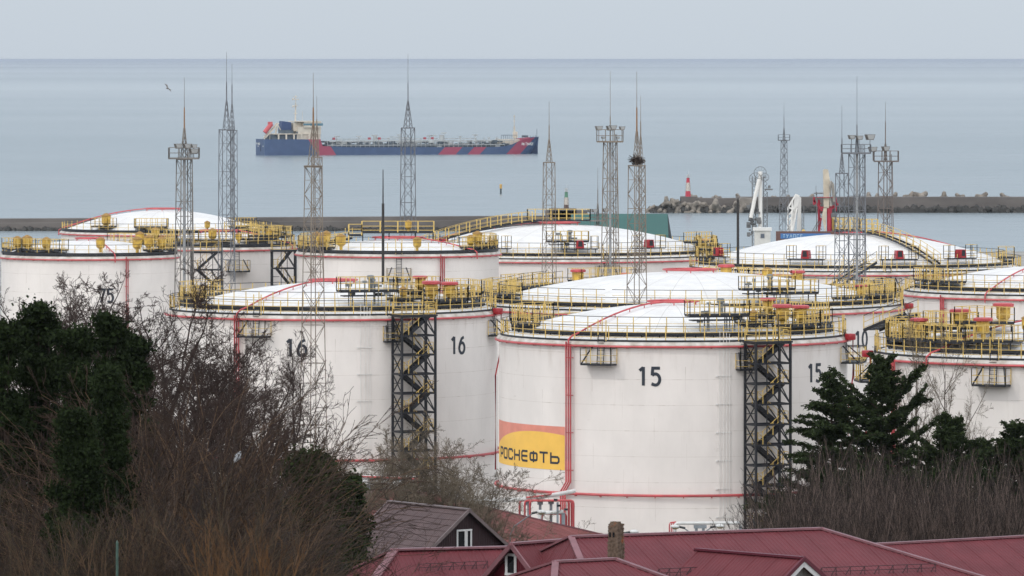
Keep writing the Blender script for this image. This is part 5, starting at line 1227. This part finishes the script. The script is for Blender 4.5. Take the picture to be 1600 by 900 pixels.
# chimney
r = thing('brick_chimney', (X(962, 262.5), 262.5, 21.5), 'weathered brick chimney with a broken top standing on the burgundy roofs', 'chimney', None, R_(-33))
m, nt, b = newmat('old_brick', .9, .2); tc = nt.nodes.new('ShaderNodeTexCoord')
n1_ = NOISE(nt, tc.outputs['Object'], 2.2, 5, (1, 1, 1), .7); n2_ = NOISE(nt, tc.outputs['Object'], 7, 4)
c = MIXC(nt, SMOOTH(nt, n2_, .35, .65), (.100, .070, .050), (.175, .128, .098)); c = MIXC(nt, SMOOTH(nt, n1_, .58, .66), c, (.30, .11, .05)); nt.links.new(c, b.inputs['Base Color'])
bp = nt.nodes.new('ShaderNodeBump'); bp.inputs['Distance'].default_value = .05; nt.links.new(n2_, bp.inputs['Height']); nt.links.new(bp.outputs[0], b.inputs['Normal'])
mb = MB(); ht = Z(821, 262.5)-21.5; rg = random.Random(2); row = .085; k = 0
while k*row < ht:
    z = k*row; wd = .58 if z < ht-2.0 else (.54 if z < ht-.75 else .50)
    for sx_ in (-1, 1):
        for j in range(3):
            o1 = rg.uniform(-.008, .008); t = -wd/2+wd*(j+.5)/3+(wd/12 if k % 2 else 0)
            mb.box((sx_*(wd/2-.06)+o1, t*.96, z+row/2), (.12, wd/3*.95, row*.9)); mb.box((t*.96, sx_*(wd/2-.06)+o1, z+row/2), (wd/3*.95, .12, row*.9))
    k += 1
mb.box((0, 0, ht/2), (.46, .46, ht-.3)); mb.build('stack', m, r)
mb = MB()
for (x, y, w1, h1_) in ((-.08, .05, .34, .10), (.02, -.04, .36, .17)): mb.box((x, y, ht+h1_/2), (w1, .3, h1_))
for j in range(7): mb.box((rg.uniform(-.2, .2), rg.uniform(-.2, .2), ht+.04), (.14, .11, .08), rg.uniform(0, 3))
mb.build('broken_cap', m, r)
mb = MB(); 
for x in (-.12, .06): mb.box((x, -.262, ht-.38), (.08, .02, .2))
mb.build('flue_opening', GLS, r)
# ------------------------------------------------------------------ vegetation
def segs_mesh(name, P0, P1, R0, R1, m, n=3):
    P0, P1 = np.asarray(P0, float), np.asarray(P1, float); R0, R1 = np.asarray(R0, float), np.asarray(R1, float); N = len(P0)
    t = P1-P0; t /= np.maximum(np.linalg.norm(t, axis=1, keepdims=True), 1e-9)
    ref = np.tile(np.array([0.0, 0, 1]), (N, 1)); ref[np.abs(t[:, 2]) > .9] = (1, 0, 0)
    s = np.cross(t, ref); s /= np.linalg.norm(s, axis=1, keepdims=True); u = np.cross(s, t); V = np.zeros((N, 2*n, 3))
    for j in range(n):
        a = 2*math.pi*j/n; o_ = s*math.cos(a)+u*math.sin(a); V[:, j] = P0+o_*R0[:, None]; V[:, n+j] = P1+o_*R1[:, None]
    V = V.reshape(-1, 3); base = (np.arange(N)*2*n)[:, None]; Fs = []
    for j in range(n): Fs.append(np.concatenate([base+j, base+(j+1) % n, base+n+(j+1) % n, base+n+j], 1))
    return np_mesh(name, V, np.concatenate(Fs), m)
def np_mesh(name, V, Fq, m):
    me = bpy.data.meshes.new(name); k = Fq.shape[1]; me.vertices.add(len(V)); me.vertices.foreach_set('co', V.astype(np.float32).ravel())
    me.loops.add(Fq.size); me.loops.foreach_set('vertex_index', Fq.astype(np.int32).ravel()); me.polygons.add(len(Fq))
    me.polygons.foreach_set('loop_start', np.arange(0, Fq.size, k, dtype=np.int32)); me.polygons.foreach_set('loop_total', np.full(len(Fq), k, dtype=np.int32))
    me.materials.append(m); me.update(); me.validate(); return me
def grow(rng, H, cfg, stems=1, spread=.1):
    """cfg: list per level (count, len_ratio, angle, wander, tropism, nseg, start); returns segments"""
    out = []
    cur = []
    for k in range(stems):
        a = rng.uniform(0, 2*math.pi); tilt = spread*rng.uniform(.3, 1.0) if stems > 1 else .04
        d = np.array([math.sin(tilt)*math.cos(a), math.sin(tilt)*math.sin(a), math.cos(tilt)]); r0 = cfg[0][7] if len(cfg[0]) > 7 else .012*H
        cur.append((np.array([rng.normal(0, .02*H*(stems > 1)), rng.normal(0, .02*H*(stems > 1)), -.4]), d, H*cfg[0][1]*(rng.uniform(.75, 1) if stems > 1 else 1), r0*(rng.uniform(.6, 1) if stems > 1 else 1)))
    for lv, c in enumerate(cfg):
        nxt = []; nseg = c[5]
        for (p, d, L, r) in cur:
            pts = [p]; ds = [d]
            for i in range(nseg):
                d = d+rng.normal(0, c[3], 3)+np.array([0, 0, c[4]]); d = d/np.linalg.norm(d); p = p+d*L/nseg; pts.append(p); ds.append(d)
            tip = max(.0055, r*.25)
            for i in range(nseg):
                ra, rb = r+(tip-r)*i/nseg, r+(tip-r)*(i+1)/nseg; out.append((pts[i], pts[i+1], ra, rb, lv))
            if lv+1 < len(cfg):
                cn = cfg[lv+1]; n_ = max(1, int(cn[0]*rng.uniform(.75, 1.25)))
                for j in range(n_):
                    f_ = cn[6]+(1-cn[6])*(j+rng.random())/n_; x = f_*nseg; i = min(nseg-1, int(x)); q = pts[i]+(pts[i+1]-pts[i])*(x-i); dd = ds[i+1]
                    ax = np.cross(dd, rng.normal(0, 1, 3)); ax /= np.linalg.norm(ax); ang = math.radians(cn[2]*rng.uniform(.65, 1.35))
                    nd = dd*math.cos(ang)+np.cross(ax, dd)*math.sin(ang)
                    ll = L*cn[1]*(1.15-.75*f_)*rng.uniform(.7, 1.25) if lv == 0 else L*cn[1]*(1.1-.5*f_)*rng.uniform(.6, 1.2)
                    rr = (r+(tip-r)*f_)*.62; nxt.append((q, nd, ll, max(.0065, rr)))
        cur = nxt
    return out
def tree_meshes(name, seed, H, cfg, mt, mc, stems=1, spread=.1, rad=1.0):
    rng = np.random.default_rng(seed); S = grow(rng, H, cfg, stems, spread); A = [s for s in S if s[4] <= 1]; B = [s for s in S if s[4] > 1]
    def mk(nm, Q_, m, n): return segs_mesh(nm, [q[0] for q in Q_], [q[1] for q in Q_], [q[2]*rad for q in Q_], [q[3]*rad for q in Q_], m, n)
    top = float(np.percentile([q[1][2] for q in S], 99.5)); HT[name] = top
    return mk('trunk', A, mt, 5), mk('crown', B, mc, 3)
BK1 = mat('bark_purple_brown', (.042, .026, .021), .95, var=.35, vscale=1.5); TW1 = mat('twig_purple_brown', (.048, .027, .021), .95, var=.4, vscale=.8)
BK2 = mat('bark_grey', (.115, .092, .072), .95, var=.4, vscale=1.5); TW2 = mat('twig_tan', (.200, .160, .115), .95, var=.45, vscale=.8)
TW3 = mat('twig_golden', (.105, .066, .036), .95, var=.45, vscale=.7); TW4 = mat('twig_orange', (.16, .075, .025), .9, var=.55, vscale=2)
TW5 = mat('twig_olive', (.075, .054, .029), .95, var=.4, vscale=.9); TW6 = mat('stem_grey_brown', (.120, .088, .076), .95, var=.35, vscale=1.2)
FINE = [(1, .78, 0, .05, .02, 9, .1), (18, .50, 42, .10, .05, 6, .22), (9, .42, 38, .16, .04, 4, .15), (7, .48, 36, .2, .03, 3, .15), (7, .55, 35, .22, .02, 2, .2)]
OPEN = [(1, .70, 0, .07, .02, 8, .1), (13, .62, 40, .12, .06, 6, .25), (9, .45, 42, .18, .04, 4, .2), (7, .5, 40, .22, .03, 3, .2), (6, .55, 38, .25, .02, 2, .2)]
TANT = [(1, .62, 0, .09, .02, 8, .1, .11), (11, .75, 40, .14, .03, 6, .2), (10, .42, 45, .18, .03, 4, .15), (8, .5, 42, .22, .02, 3, .15), (6, .5, 40, .25, .01, 2, .2)]
SHR = [(1, .86, 0, .07, .03, 8, .1, .055), (8, .42, 24, .10, .07, 5, .25), (5, .42, 24, .12, .05, 3, .25), (3, .5, 26, .15, .04, 2, .2)]
ARCH = [(1, .9, 0, .08, -.05, 8, .1, .035), (9, .6, 22, .10, -.055, 5, .15), (6, .5, 22, .13, -.05, 4, .15), (3, .5, 22, .15, -.04, 2, .2)]
TMPL = {}; HT = {}
TWL = mat('stem_pale_brown', (.165, .118, .098), .9, var=.5, vscale=1.0); TWD = mat('twig_dark_brown', (.036, .024, .020), .95, var=.4, vscale=1.0); TWG = mat('stem_golden', (.140, .080, .042), .9, var=.55, vscale=.8); TWR = mat('twig_red_brown', (.052, .029, .017), .95, var=.5, vscale=.8)
def tmpl(key, *a, **k): TMPL[key] = (tree_meshes(key, *a, **k), a[1])
tmpl('f1', 11, 14, FINE, BK1, TW1); tmpl('f2', 12, 14, FINE, BK1, TW1); tmpl('f3', 13, 14, OPEN, BK1, TW1); tmpl('o1', 21, 14, OPEN, BK1, TW1); tmpl('t1', 31, 13, TANT, BK2, TW2, stems=3, spread=.45); tmpl('t2', 32, 13, TANT, BK2, TW2, stems=3, spread=.6)
tmpl('s1', 41, 11, SHR, TWL, TWD, stems=8, spread=.42, rad=1.25); tmpl('s2', 42, 11, SHR, TWL, TWD, stems=8, spread=.34, rad=1.25); tmpl('s3', 43, 11, SHR, TWL, TWD, stems=9, spread=.5, rad=1.25); tmpl('a1', 51, 9, ARCH, TWG, TWR, stems=14, spread=.6, rad=1.1); tmpl('a2', 52, 9, ARCH, TW5, TWD, stems=13, spread=.65, rad=1.2)
tmpl('s4', 44, 9, SHR, TWG, TW5, stems=11, spread=.45, rad=.9)
tmpl('or', 61, 5, SHR, TW4, TW4, stems=10, spread=.3, rad=.8); tmpl('br', 71, 14, FINE, BK2, TW2, rad=.8)
rgv = random.Random(99)
def plant(key, px, ptop, d, label, group, cat='tree', name='bare_tree', wx=1.0, rot=None, sc=None):
    (mt_, mc_), H0 = TMPL[key]; z0 = zt(d)-.2; s = (Z(ptop, d)-z0)/HT[key] if sc is None else sc
    r = thing(name, (X(px, d), d, z0), label, cat, group, rgv.uniform(0, 6.28) if rot is None else rot); r.scale = (s*wx, s*wx, s)
    for nm, me in (('trunk', mt_), ('crown', mc_)):
        o = bpy.data.objects.new(nm, me); COL.objects.link(o); o.parent = r
    return r
G1 = 'bare brown trees massed at the left'
for k, (px, pt, d, key, wx) in enumerate(((165, 425, 340, 'f1', 1), (205, 440, 335, 'f2', 1), (240, 468, 330, 'f1', .9), (140, 440, 350, 'f3', 1), (95, 452, 345, 'f2', 1), (45, 470, 340, 'f1', 1), (0, 480, 345, 'f3', 1), (280, 500, 320, 'f2', 1), (315, 506, 325, 'f1', 1), (345, 545, 310, 'f3', .9), (300, 560, 290, 'f1', 1), (250, 540, 285, 'f2', 1), (350, 575, 280, 'f2', 1), (395, 668, 300, 'f1', .7), (190, 415, 345, 'f3', 1), (158, 428, 348, 'f1', 1), (222, 430, 342, 'f3', .9), (230, 620, 262, 'f3', 1), (300, 640, 262, 'f1', 1), (370, 660, 262, 'f3', 1), (330, 512, 335, 'f2', .8))):
    lb = 'bare brown tree at the left edge, beyond the dark evergreens' if px < 120 else ('bare brown tree rising in front of the painted 75' if px < 235 and d > 300 else ('bare brown tree before the left rim of the tank numbered 16' if d > 300 else 'bare brown tree low in the left thicket, in front of the taller ones'))
    plant(key, px, pt, d, lb, G1, wx=wx)
plant('o1', 441, 520, 300, 'dark bare tree standing alone before the left number 16, left of the tan mast', None, wx=.72, rot=1.0)
plant('o1', 378, 492, 318, 'dark bare tree with forked top in front of the red risers of tank 16', None, wx=.85, rot=2.8)
G2 = 'tan bare trees behind the brown roofed house'
plant('t1', 607, 655, 432, 'tan many stemmed bare tree left behind the ridge of the brown roof', G2, wx=1.0, rot=.3)
plant('t2', 690, 668, 428, 'tan spreading bare tree behind the gable end of the brown roof', G2, wx=1.1, rot=2.2)
plant('t1', 780, 742, 424, 'low tan bare tree in front of the lettered flag panel', G2, wx=1.0, rot=4.0)
plant('t1', 735, 700, 434, 'tan bare tree right of the stair tower foot, above the faded red roof', G2, wx=.9, rot=5.1)
plant('t2', 560, 700, 436, 'tan bare tree left of the stair tower foot, above the evergreen bush', G2, wx=.9, rot=3.3)
plant('t2', 520, 690, 380, 'thin tan bare tree between the evergreen bush and the tank', G2, wx=.7, rot=1.2)
G3 = 'arching golden brown bushes at the left'
for k, (px, pt, d, key) in enumerate(((215, 610, 248, 'a1'), (265, 585, 250, 'a1'), (320, 600, 246, 'a1'), (370, 640, 244, 'a1'), (250, 700, 236, 'a1'), (330, 705, 235, 'a2'),  (60, 730, 240, 'a1'), (10, 720, 238, 'a2'))):
    plant(key, px, pt, d, 'arching leafless golden brown bush in the left thicket', G3, 'bush', 'bare_bush', wx=1.1)
G4 = 'low leafless brush along the bottom left'
for k in range(14):
    plant(('a2', 'a1', 's4')[k % 3], 10+k*34+rgv.uniform(-8, 8), 785+rgv.uniform(-18, 22)+(30 if k > 11 else 0), 222+rgv.uniform(-5, 6), 'low leafless olive brown bush along the bottom left edge', G4, 'bush', 'bare_bush', wx=1.0)
for px, pt, lb in ((350, 800, 'left one of two blurred orange brown shrubs nearest the camera'), (432, 806, 'right one of two blurred orange brown shrubs nearest the camera')): plant('or', px, pt, 150, lb, 'orange shrubs nearest the camera', 'shrub', 'orange_shrub', wx=.8)
G5 = 'bare grey brown bushes below the cedars'
for row, (d, dy) in enumerate(((360, 0), (345, 8), (330, 26), (316, 50))):
    for k in range(19):
        px = 1192+k*23+row*8+rgv.uniform(-6, 6); pt = float(np.interp(px, [1180, 1215, 1260, 1320, 1400, 1600], [785, 728, 694, 686, 694, 700]))+dy+rgv.uniform(-10, 12)
        plant(('s1', 's2', 's3')[(k*2+row) % 3], px, pt, d, ('leafless grey brown bush at the back of the hedge, touching the cedars', 'leafless grey brown bush in the upper middle of the hedge below the cedars', 'leafless grey brown bush in the lower middle of the hedge below the cedars', 'leafless grey brown bush at the front of the hedge, above the burgundy ridge')[row], G5, 'bush', 'bare_bush', wx=.85)
plant('br', 1440, 478, 425, 'thin twiggy bare tree at the right edge above the cedars', None, wx=.55, rot=.5)
plant('br', 1478, 500, 430, 'twiggy bare tree farthest right behind the cedars', None, wx=.6, rot=2.5)
# leafy evergreens
def leaf_material(name, c1, c2):
    m, nt, b = newmat(name, .8, .06); g = nt.nodes.new('ShaderNodeNewGeometry'); tc = nt.nodes.new('ShaderNodeTexCoord')
    cc = MIXC(nt, g.outputs['Random Per Island'], c1, c2); cc = MIXC(nt, M(nt, 'MULTIPLY', SMOOTH(nt, NOISE(nt, tc.outputs['Object'], .9, 3), .4, .65), .5), cc, tuple(x*1.5 for x in c2)); nt.links.new(cc, b.inputs['Base Color']); return m
IVY = leaf_material('ivy_leaf', (.007, .012, .005), (.020, .031, .011)); CED = leaf_material('cedar_needles', (.011, .018, .008), (.034, .048, .019)); BUSHM = leaf_material('evergreen_leaf', (.010, .017, .006), (.030, .043, .015))
def quads_mesh(name, C, U, W, m):
    V = np.stack([C-U-W, C+U-W, C+U+W, C-U+W], 1).reshape(-1, 3); Fq = np.arange(len(V)).reshape(-1, 4); return np_mesh(name, V, Fq, m)
def leaf_cloud(rng, clumps, per, size):
    C = []
    for (c, r) in clumps:
        C.append(np.array(c)+rng.normal(0, r*.52, (per, 3))*np.array([1, 1, .8])*rng.uniform(.7, 1.3))
    C = np.concatenate(C); n = len(C); U = rng.normal(0, 1, (n, 3)); U /= np.linalg.norm(U, axis=1, keepdims=True); T = rng.normal(0, 1, (n, 3)); W = np.cross(U, T); W /= np.linalg.norm(W, axis=1, keepdims=True)
    s = size*rng.uniform(.6, 1.3, (n, 1)); return C, U*s, W*s*.6
def evergreen(px, ptop, d, wpx, label, m, seed, size=.068, per=460, shape='column', name='ivy_tree', cat='tree', group=None, nclump=95):
    rng = np.random.default_rng(seed); z0 = zt(d)-.2; H = Z(ptop, d)-z0; W_ = wpx*d/F/2; root = thing(name, (X(px, d), d, z0), label, cat, group); cl = []
    for k in range(nclump):
        f_ = rng.random()**.8; z = H*(.10+.88*f_); a = rng.uniform(0, 2*math.pi)
        if shape == 'column': rw = W_*(.45+.65*math.sin(math.pi*min(1, f_*.8+.28)))
        else: rw = W_*math.sqrt(max(0, 1-f_**2))*1.0
        q = rng.random()**.5*rw; cl.append(((q*math.cos(a)*(.8+.4*rng.random()), q*math.sin(a), z), rng.uniform(.3, .75)*min(1.2, W_*.45+.2)))
    C, U, Wv = leaf_cloud(rng, cl, per, size); me = quads_mesh('crown', C, U, Wv, m); o = bpy.data.objects.new('crown', me); COL.objects.link(o); o.parent = root
    S = []; 
    for (c, r_) in cl[::2]:
        b0 = np.array([0, 0, max(0, c[2]*.55)]); c = np.array(c); mid = (b0+c)/2+np.array([0, 0, -.2]); S += [(b0, mid, .07, .045), (mid, c, .045, .015)]
    S.append((np.array([0, 0, -.3]), np.array([.1, 0, H*.8]), .20, .06)); mt_ = segs_mesh('trunk', [s[0] for s in S], [s[1] for s in S], [s[2] for s in S], [s[3] for s in S], BK1, 5)
    o = bpy.data.objects.new('trunk', mt_); COL.objects.link(o); o.parent = root; return root
evergreen(168, 482, 268, 86, 'dark ivy covered evergreen rising above the left thicket', IVY, 1, nclump=120)
evergreen(214, 515, 272, 74, 'dark ivy clad tree bulging right of the tallest left evergreen', IVY, 2, nclump=70)
evergreen(120, 505, 262, 80, 'dark leafy evergreen second from the left edge', IVY, 3, nclump=110)
evergreen(60, 470, 265, 90, 'dark leafy evergreen near the left edge, tallest there', IVY, 4, nclump=120)
evergreen(5, 500, 262, 90, 'dark leafy evergreen cut by the left edge', IVY, 5, nclump=120)
evergreen(165, 640, 250, 70, 'lower dark evergreen mass beneath the ivy covered tree', IVY, 6, nclump=80)
evergreen(172, 575, 236, 66, 'dark leafy column in front, lowest of the left evergreens', IVY, 21, nclump=130, size=.05, per=620)
evergreen(120, 640, 234, 90, 'dark leafy mass at the bottom left below the evergreens', IVY, 22, nclump=130, size=.05, per=620)
evergreen(480, 712, 290, 160, 'broad dark green evergreen bush before the foot of tank 16', BUSHM, 7, shape='dome', name='evergreen_bush', cat='bush', nclump=130, size=.07)
evergreen(510, 703, 310, 50, 'peaked dark evergreen rising from the green bush', BUSHM, 8, name='evergreen_bush', cat='bush', nclump=50, size=.09)
evergreen(555, 740, 312, 55, 'smaller rounded dark evergreen left of the brown roof', BUSHM, 9, name='evergreen_bush', cat='bush', nclump=60, size=.09)
evergreen(415, 775, 262, 120, 'low dark evergreen undergrowth under the bare thicket', BUSHM, 10, shape='dome', name='evergreen_bush', cat='bush', nclump=90, size=.09)
for k, (px_, pt_) in enumerate(((1225, 775), (1290, 742), (1350, 738), (1415, 740), (1480, 735), (1550, 738))):  # bushes added to darken the bright gaps seen through the hedge
    evergreen(px_, pt_, 374+k%2*5, 100, ('leftmost', 'second', 'third', 'fourth', 'fifth', 'rightmost')[k]+' added dark evergreen bush darkening the gaps behind the leafless hedge', IVY, 60+k, shape='dome', name='evergreen_bush', cat='bush', nclump=60, size=.08, per=300)
def cedar(px, ptop, d, wpx, label, seed, lean=0.0, nb=74, upang=28, name='cedar_tree', low=.12, wild=False):
    rng = np.random.default_rng(seed); z0 = zt(d)-.2; H = Z(ptop, d)-z0; Wd = wpx*d/F/2; root = thing(name, (X(px, d), d, z0), label, 'tree', 'dark cedars at the right'); S = []; C = []; U = []; Wv = []
    S.append((np.array([0, 0, -.3]), np.array([0, 0, H*.5]), .24, .15)); S.append((np.array([0, 0, H*.5]), np.array([lean, 0, H*.97]), .15, .025))
    for k in range(nb):
        f_ = low+(1-low)*(k+rng.random())/nb; a = k*2.399+rng.uniform(-.4, .4); L = Wd*(1.02-f_)**.85*rng.uniform(.62, 1.12)*1.05; L = L if not wild else (Wd*(.16+.5*(1-f_)) if f_ > .84 else Wd*rng.uniform(.35, 1.0)*(1.15-.5*f_)); L = max(L, .35); el_ = math.radians(upang*(.7+.6*f_)+rng.uniform(-9, 12))
        p = np.array([lean*max(0, f_-.5)*2, 0, f_*H*.97]); dcur = np.array([math.cos(a)*math.cos(el_), math.sin(a)*math.cos(el_), math.sin(el_)]); ns = 7; pts = [p]
        for i in range(ns): dcur = dcur+rng.normal(0, .06, 3)+np.array([0, 0, -.045]); dcur /= np.linalg.norm(dcur); p = p+dcur*L/ns; pts.append(p)
        for i in range(ns): r_ = .055*(1-i/ns)+.012; S.append((pts[i], pts[i+1], r_, r_*.85))
        nsub = int(5+L*4.2)
        for j in range(nsub):
            g_ = .12+.88*(j+rng.random())/nsub; x = g_*ns; i = min(ns-1, int(x)); q = pts[i]+(pts[i+1]-pts[i])*(x-i); t = (pts[i+1]-pts[i]); t /= np.linalg.norm(t); side = np.cross(t, [0, 0, 1]); side /= max(1e-6, np.linalg.norm(side))
            sd = t*rng.uniform(.5, 1.0)+side*rng.choice((-1, 1))*rng.uniform(.25, 1.0)+np.array([0, 0, rng.uniform(-.25, .18)]); sd /= np.linalg.norm(sd); sl_ = (.30+.55*(1-g_))*min(1.3, L*.34+.3)*rng.uniform(.6, 1.2)
            e_ = q+sd*sl_+np.array([0, 0, -.12*sl_]); S.append((q, e_, .012, .006)); nt_ = int(38*sl_)+14
            for _ in range(nt_):
                w = rng.random(); cc = q+(e_-q)*w+rng.normal(0, .075, 3); ud = sd+rng.normal(0, .5, 3)+np.array([0, 0, -.1]); ud /= np.linalg.norm(ud); wv = np.cross(ud, rng.normal(0, 1, 3)); wv /= np.linalg.norm(wv)
                C.append(cc); U.append(ud*rng.uniform(.07, .14)); Wv.append(wv*rng.uniform(.022, .042))
    o = bpy.data.objects.new('crown', quads_mesh('crown', np.array(C), np.array(U), np.array(Wv), CED)); COL.objects.link(o); o.parent = root
    o = bpy.data.objects.new('trunk', segs_mesh('trunk', [s[0] for s in S], [s[1] for s in S], [s[2] for s in S], [s[3] for s in S], BK1, 5)); COL.objects.link(o); o.parent = root; return root
cedar(1302, 573, 402, 400, 'dark cedar with a pointed top beside the right number 15', 3, lean=-.2, nb=125, upang=22)
cedar(1378, 553, 408, 300, 'dark cedar with long upswept branches in front of the right edge tank', 5, nb=120, upang=36, wild=True)
cedar(1485, 650, 400, 270, 'dark cedar cut off at the right, lower than its neighbours', 9, nb=110, upang=34, wild=True)
cedar(1585, 660, 405, 280, 'dark cedar at the far right edge', 12, nb=110, upang=30, wild=True)
# undergrowth: brush nobody could count
rng = np.random.default_rng(5); n = 26000; yy = rng.uniform(185, 470, n); xx = (rng.uniform(-20, 1620, n)-800)*yy/F; ok = ~((xx > -6) & (xx < 30) & (yy > 235) & (yy < 320)); yy, xx = yy[ok], xx[ok]; n = len(yy)
zz = np.interp(yy, [p[0] for p in TP], [p[1] for p in TP]); P0 = np.stack([xx, yy, zz-.1], 1); dd = rng.normal(0, .45, (n, 3)); dd[:, 2] = 1; dd /= np.linalg.norm(dd, axis=1, keepdims=True); L = rng.uniform(.5, 1.9, (n, 1))
P1 = P0+dd*L*.55; P2_ = P1+(dd+rng.normal(0, .35, (n, 3)))*L*.5
me = segs_mesh('undergrowth', np.concatenate([P0, P1]), np.concatenate([P1, P2_]), np.full(2*n, .014), np.concatenate([np.full(n, .011), np.full(n, .005)]), TW5)
o = bpy.data.objects.new('undergrowth', me); COL.objects.link(o); tag(o, 'tangle of dry stems covering the slope', None, None, 'stuff')
# odd bits on the slope
r = thing('fence_post', at(183, 900, 205), 'rusty green metal post at the bottom left corner', 'post'); r.location.z = zt(205); mb = MB(); mb.lathe((0, 0, 0), [(.045, 0), (.045, Z(848, 205)-zt(205)), (.01, Z(844, 205)-zt(205))], 8); mb.build('post', mat('green_post', (.05, .10, .08), .6, var=.4, vscale=4), r)
mb = MB(); mb.blob((0, 0, 0), .16, 5, 9, 6, (.8, .5, 1.5)); o = mb.build('plastic_bag', mat('bag_pale', (.45, .47, .50), .5)); o.location = at(371, 714, 243); o.rotation_euler = (.2, .5, .3); tag(o, 'pale scrap of plastic bag caught in the left thicket', 'plastic bag')
# ------------------------------------------------------------------ haze: one closed box of even air
mh = bpy.data.materials.new('haze'); mh.use_nodes = True; nt = mh.node_tree; nt.nodes.remove(nt.nodes['Principled BSDF'])
pv = nt.nodes.new('ShaderNodeVolumePrincipled'); pv.inputs['Density'].default_value = 1.6e-5; pv.inputs['Color'].default_value = (.80, .88, 1.0, 1); pv.inputs['Anisotropy'].default_value = 0.3
nt.links.new(pv.outputs[0], nt.nodes['Material Output'].inputs['Volume'])
mb = MB(); mb.box((0, 199000, 22.6), (320000, 402400, 51.2)); hz_ = mb.build('haze', mh); hz_['kind'] = 'stuff'
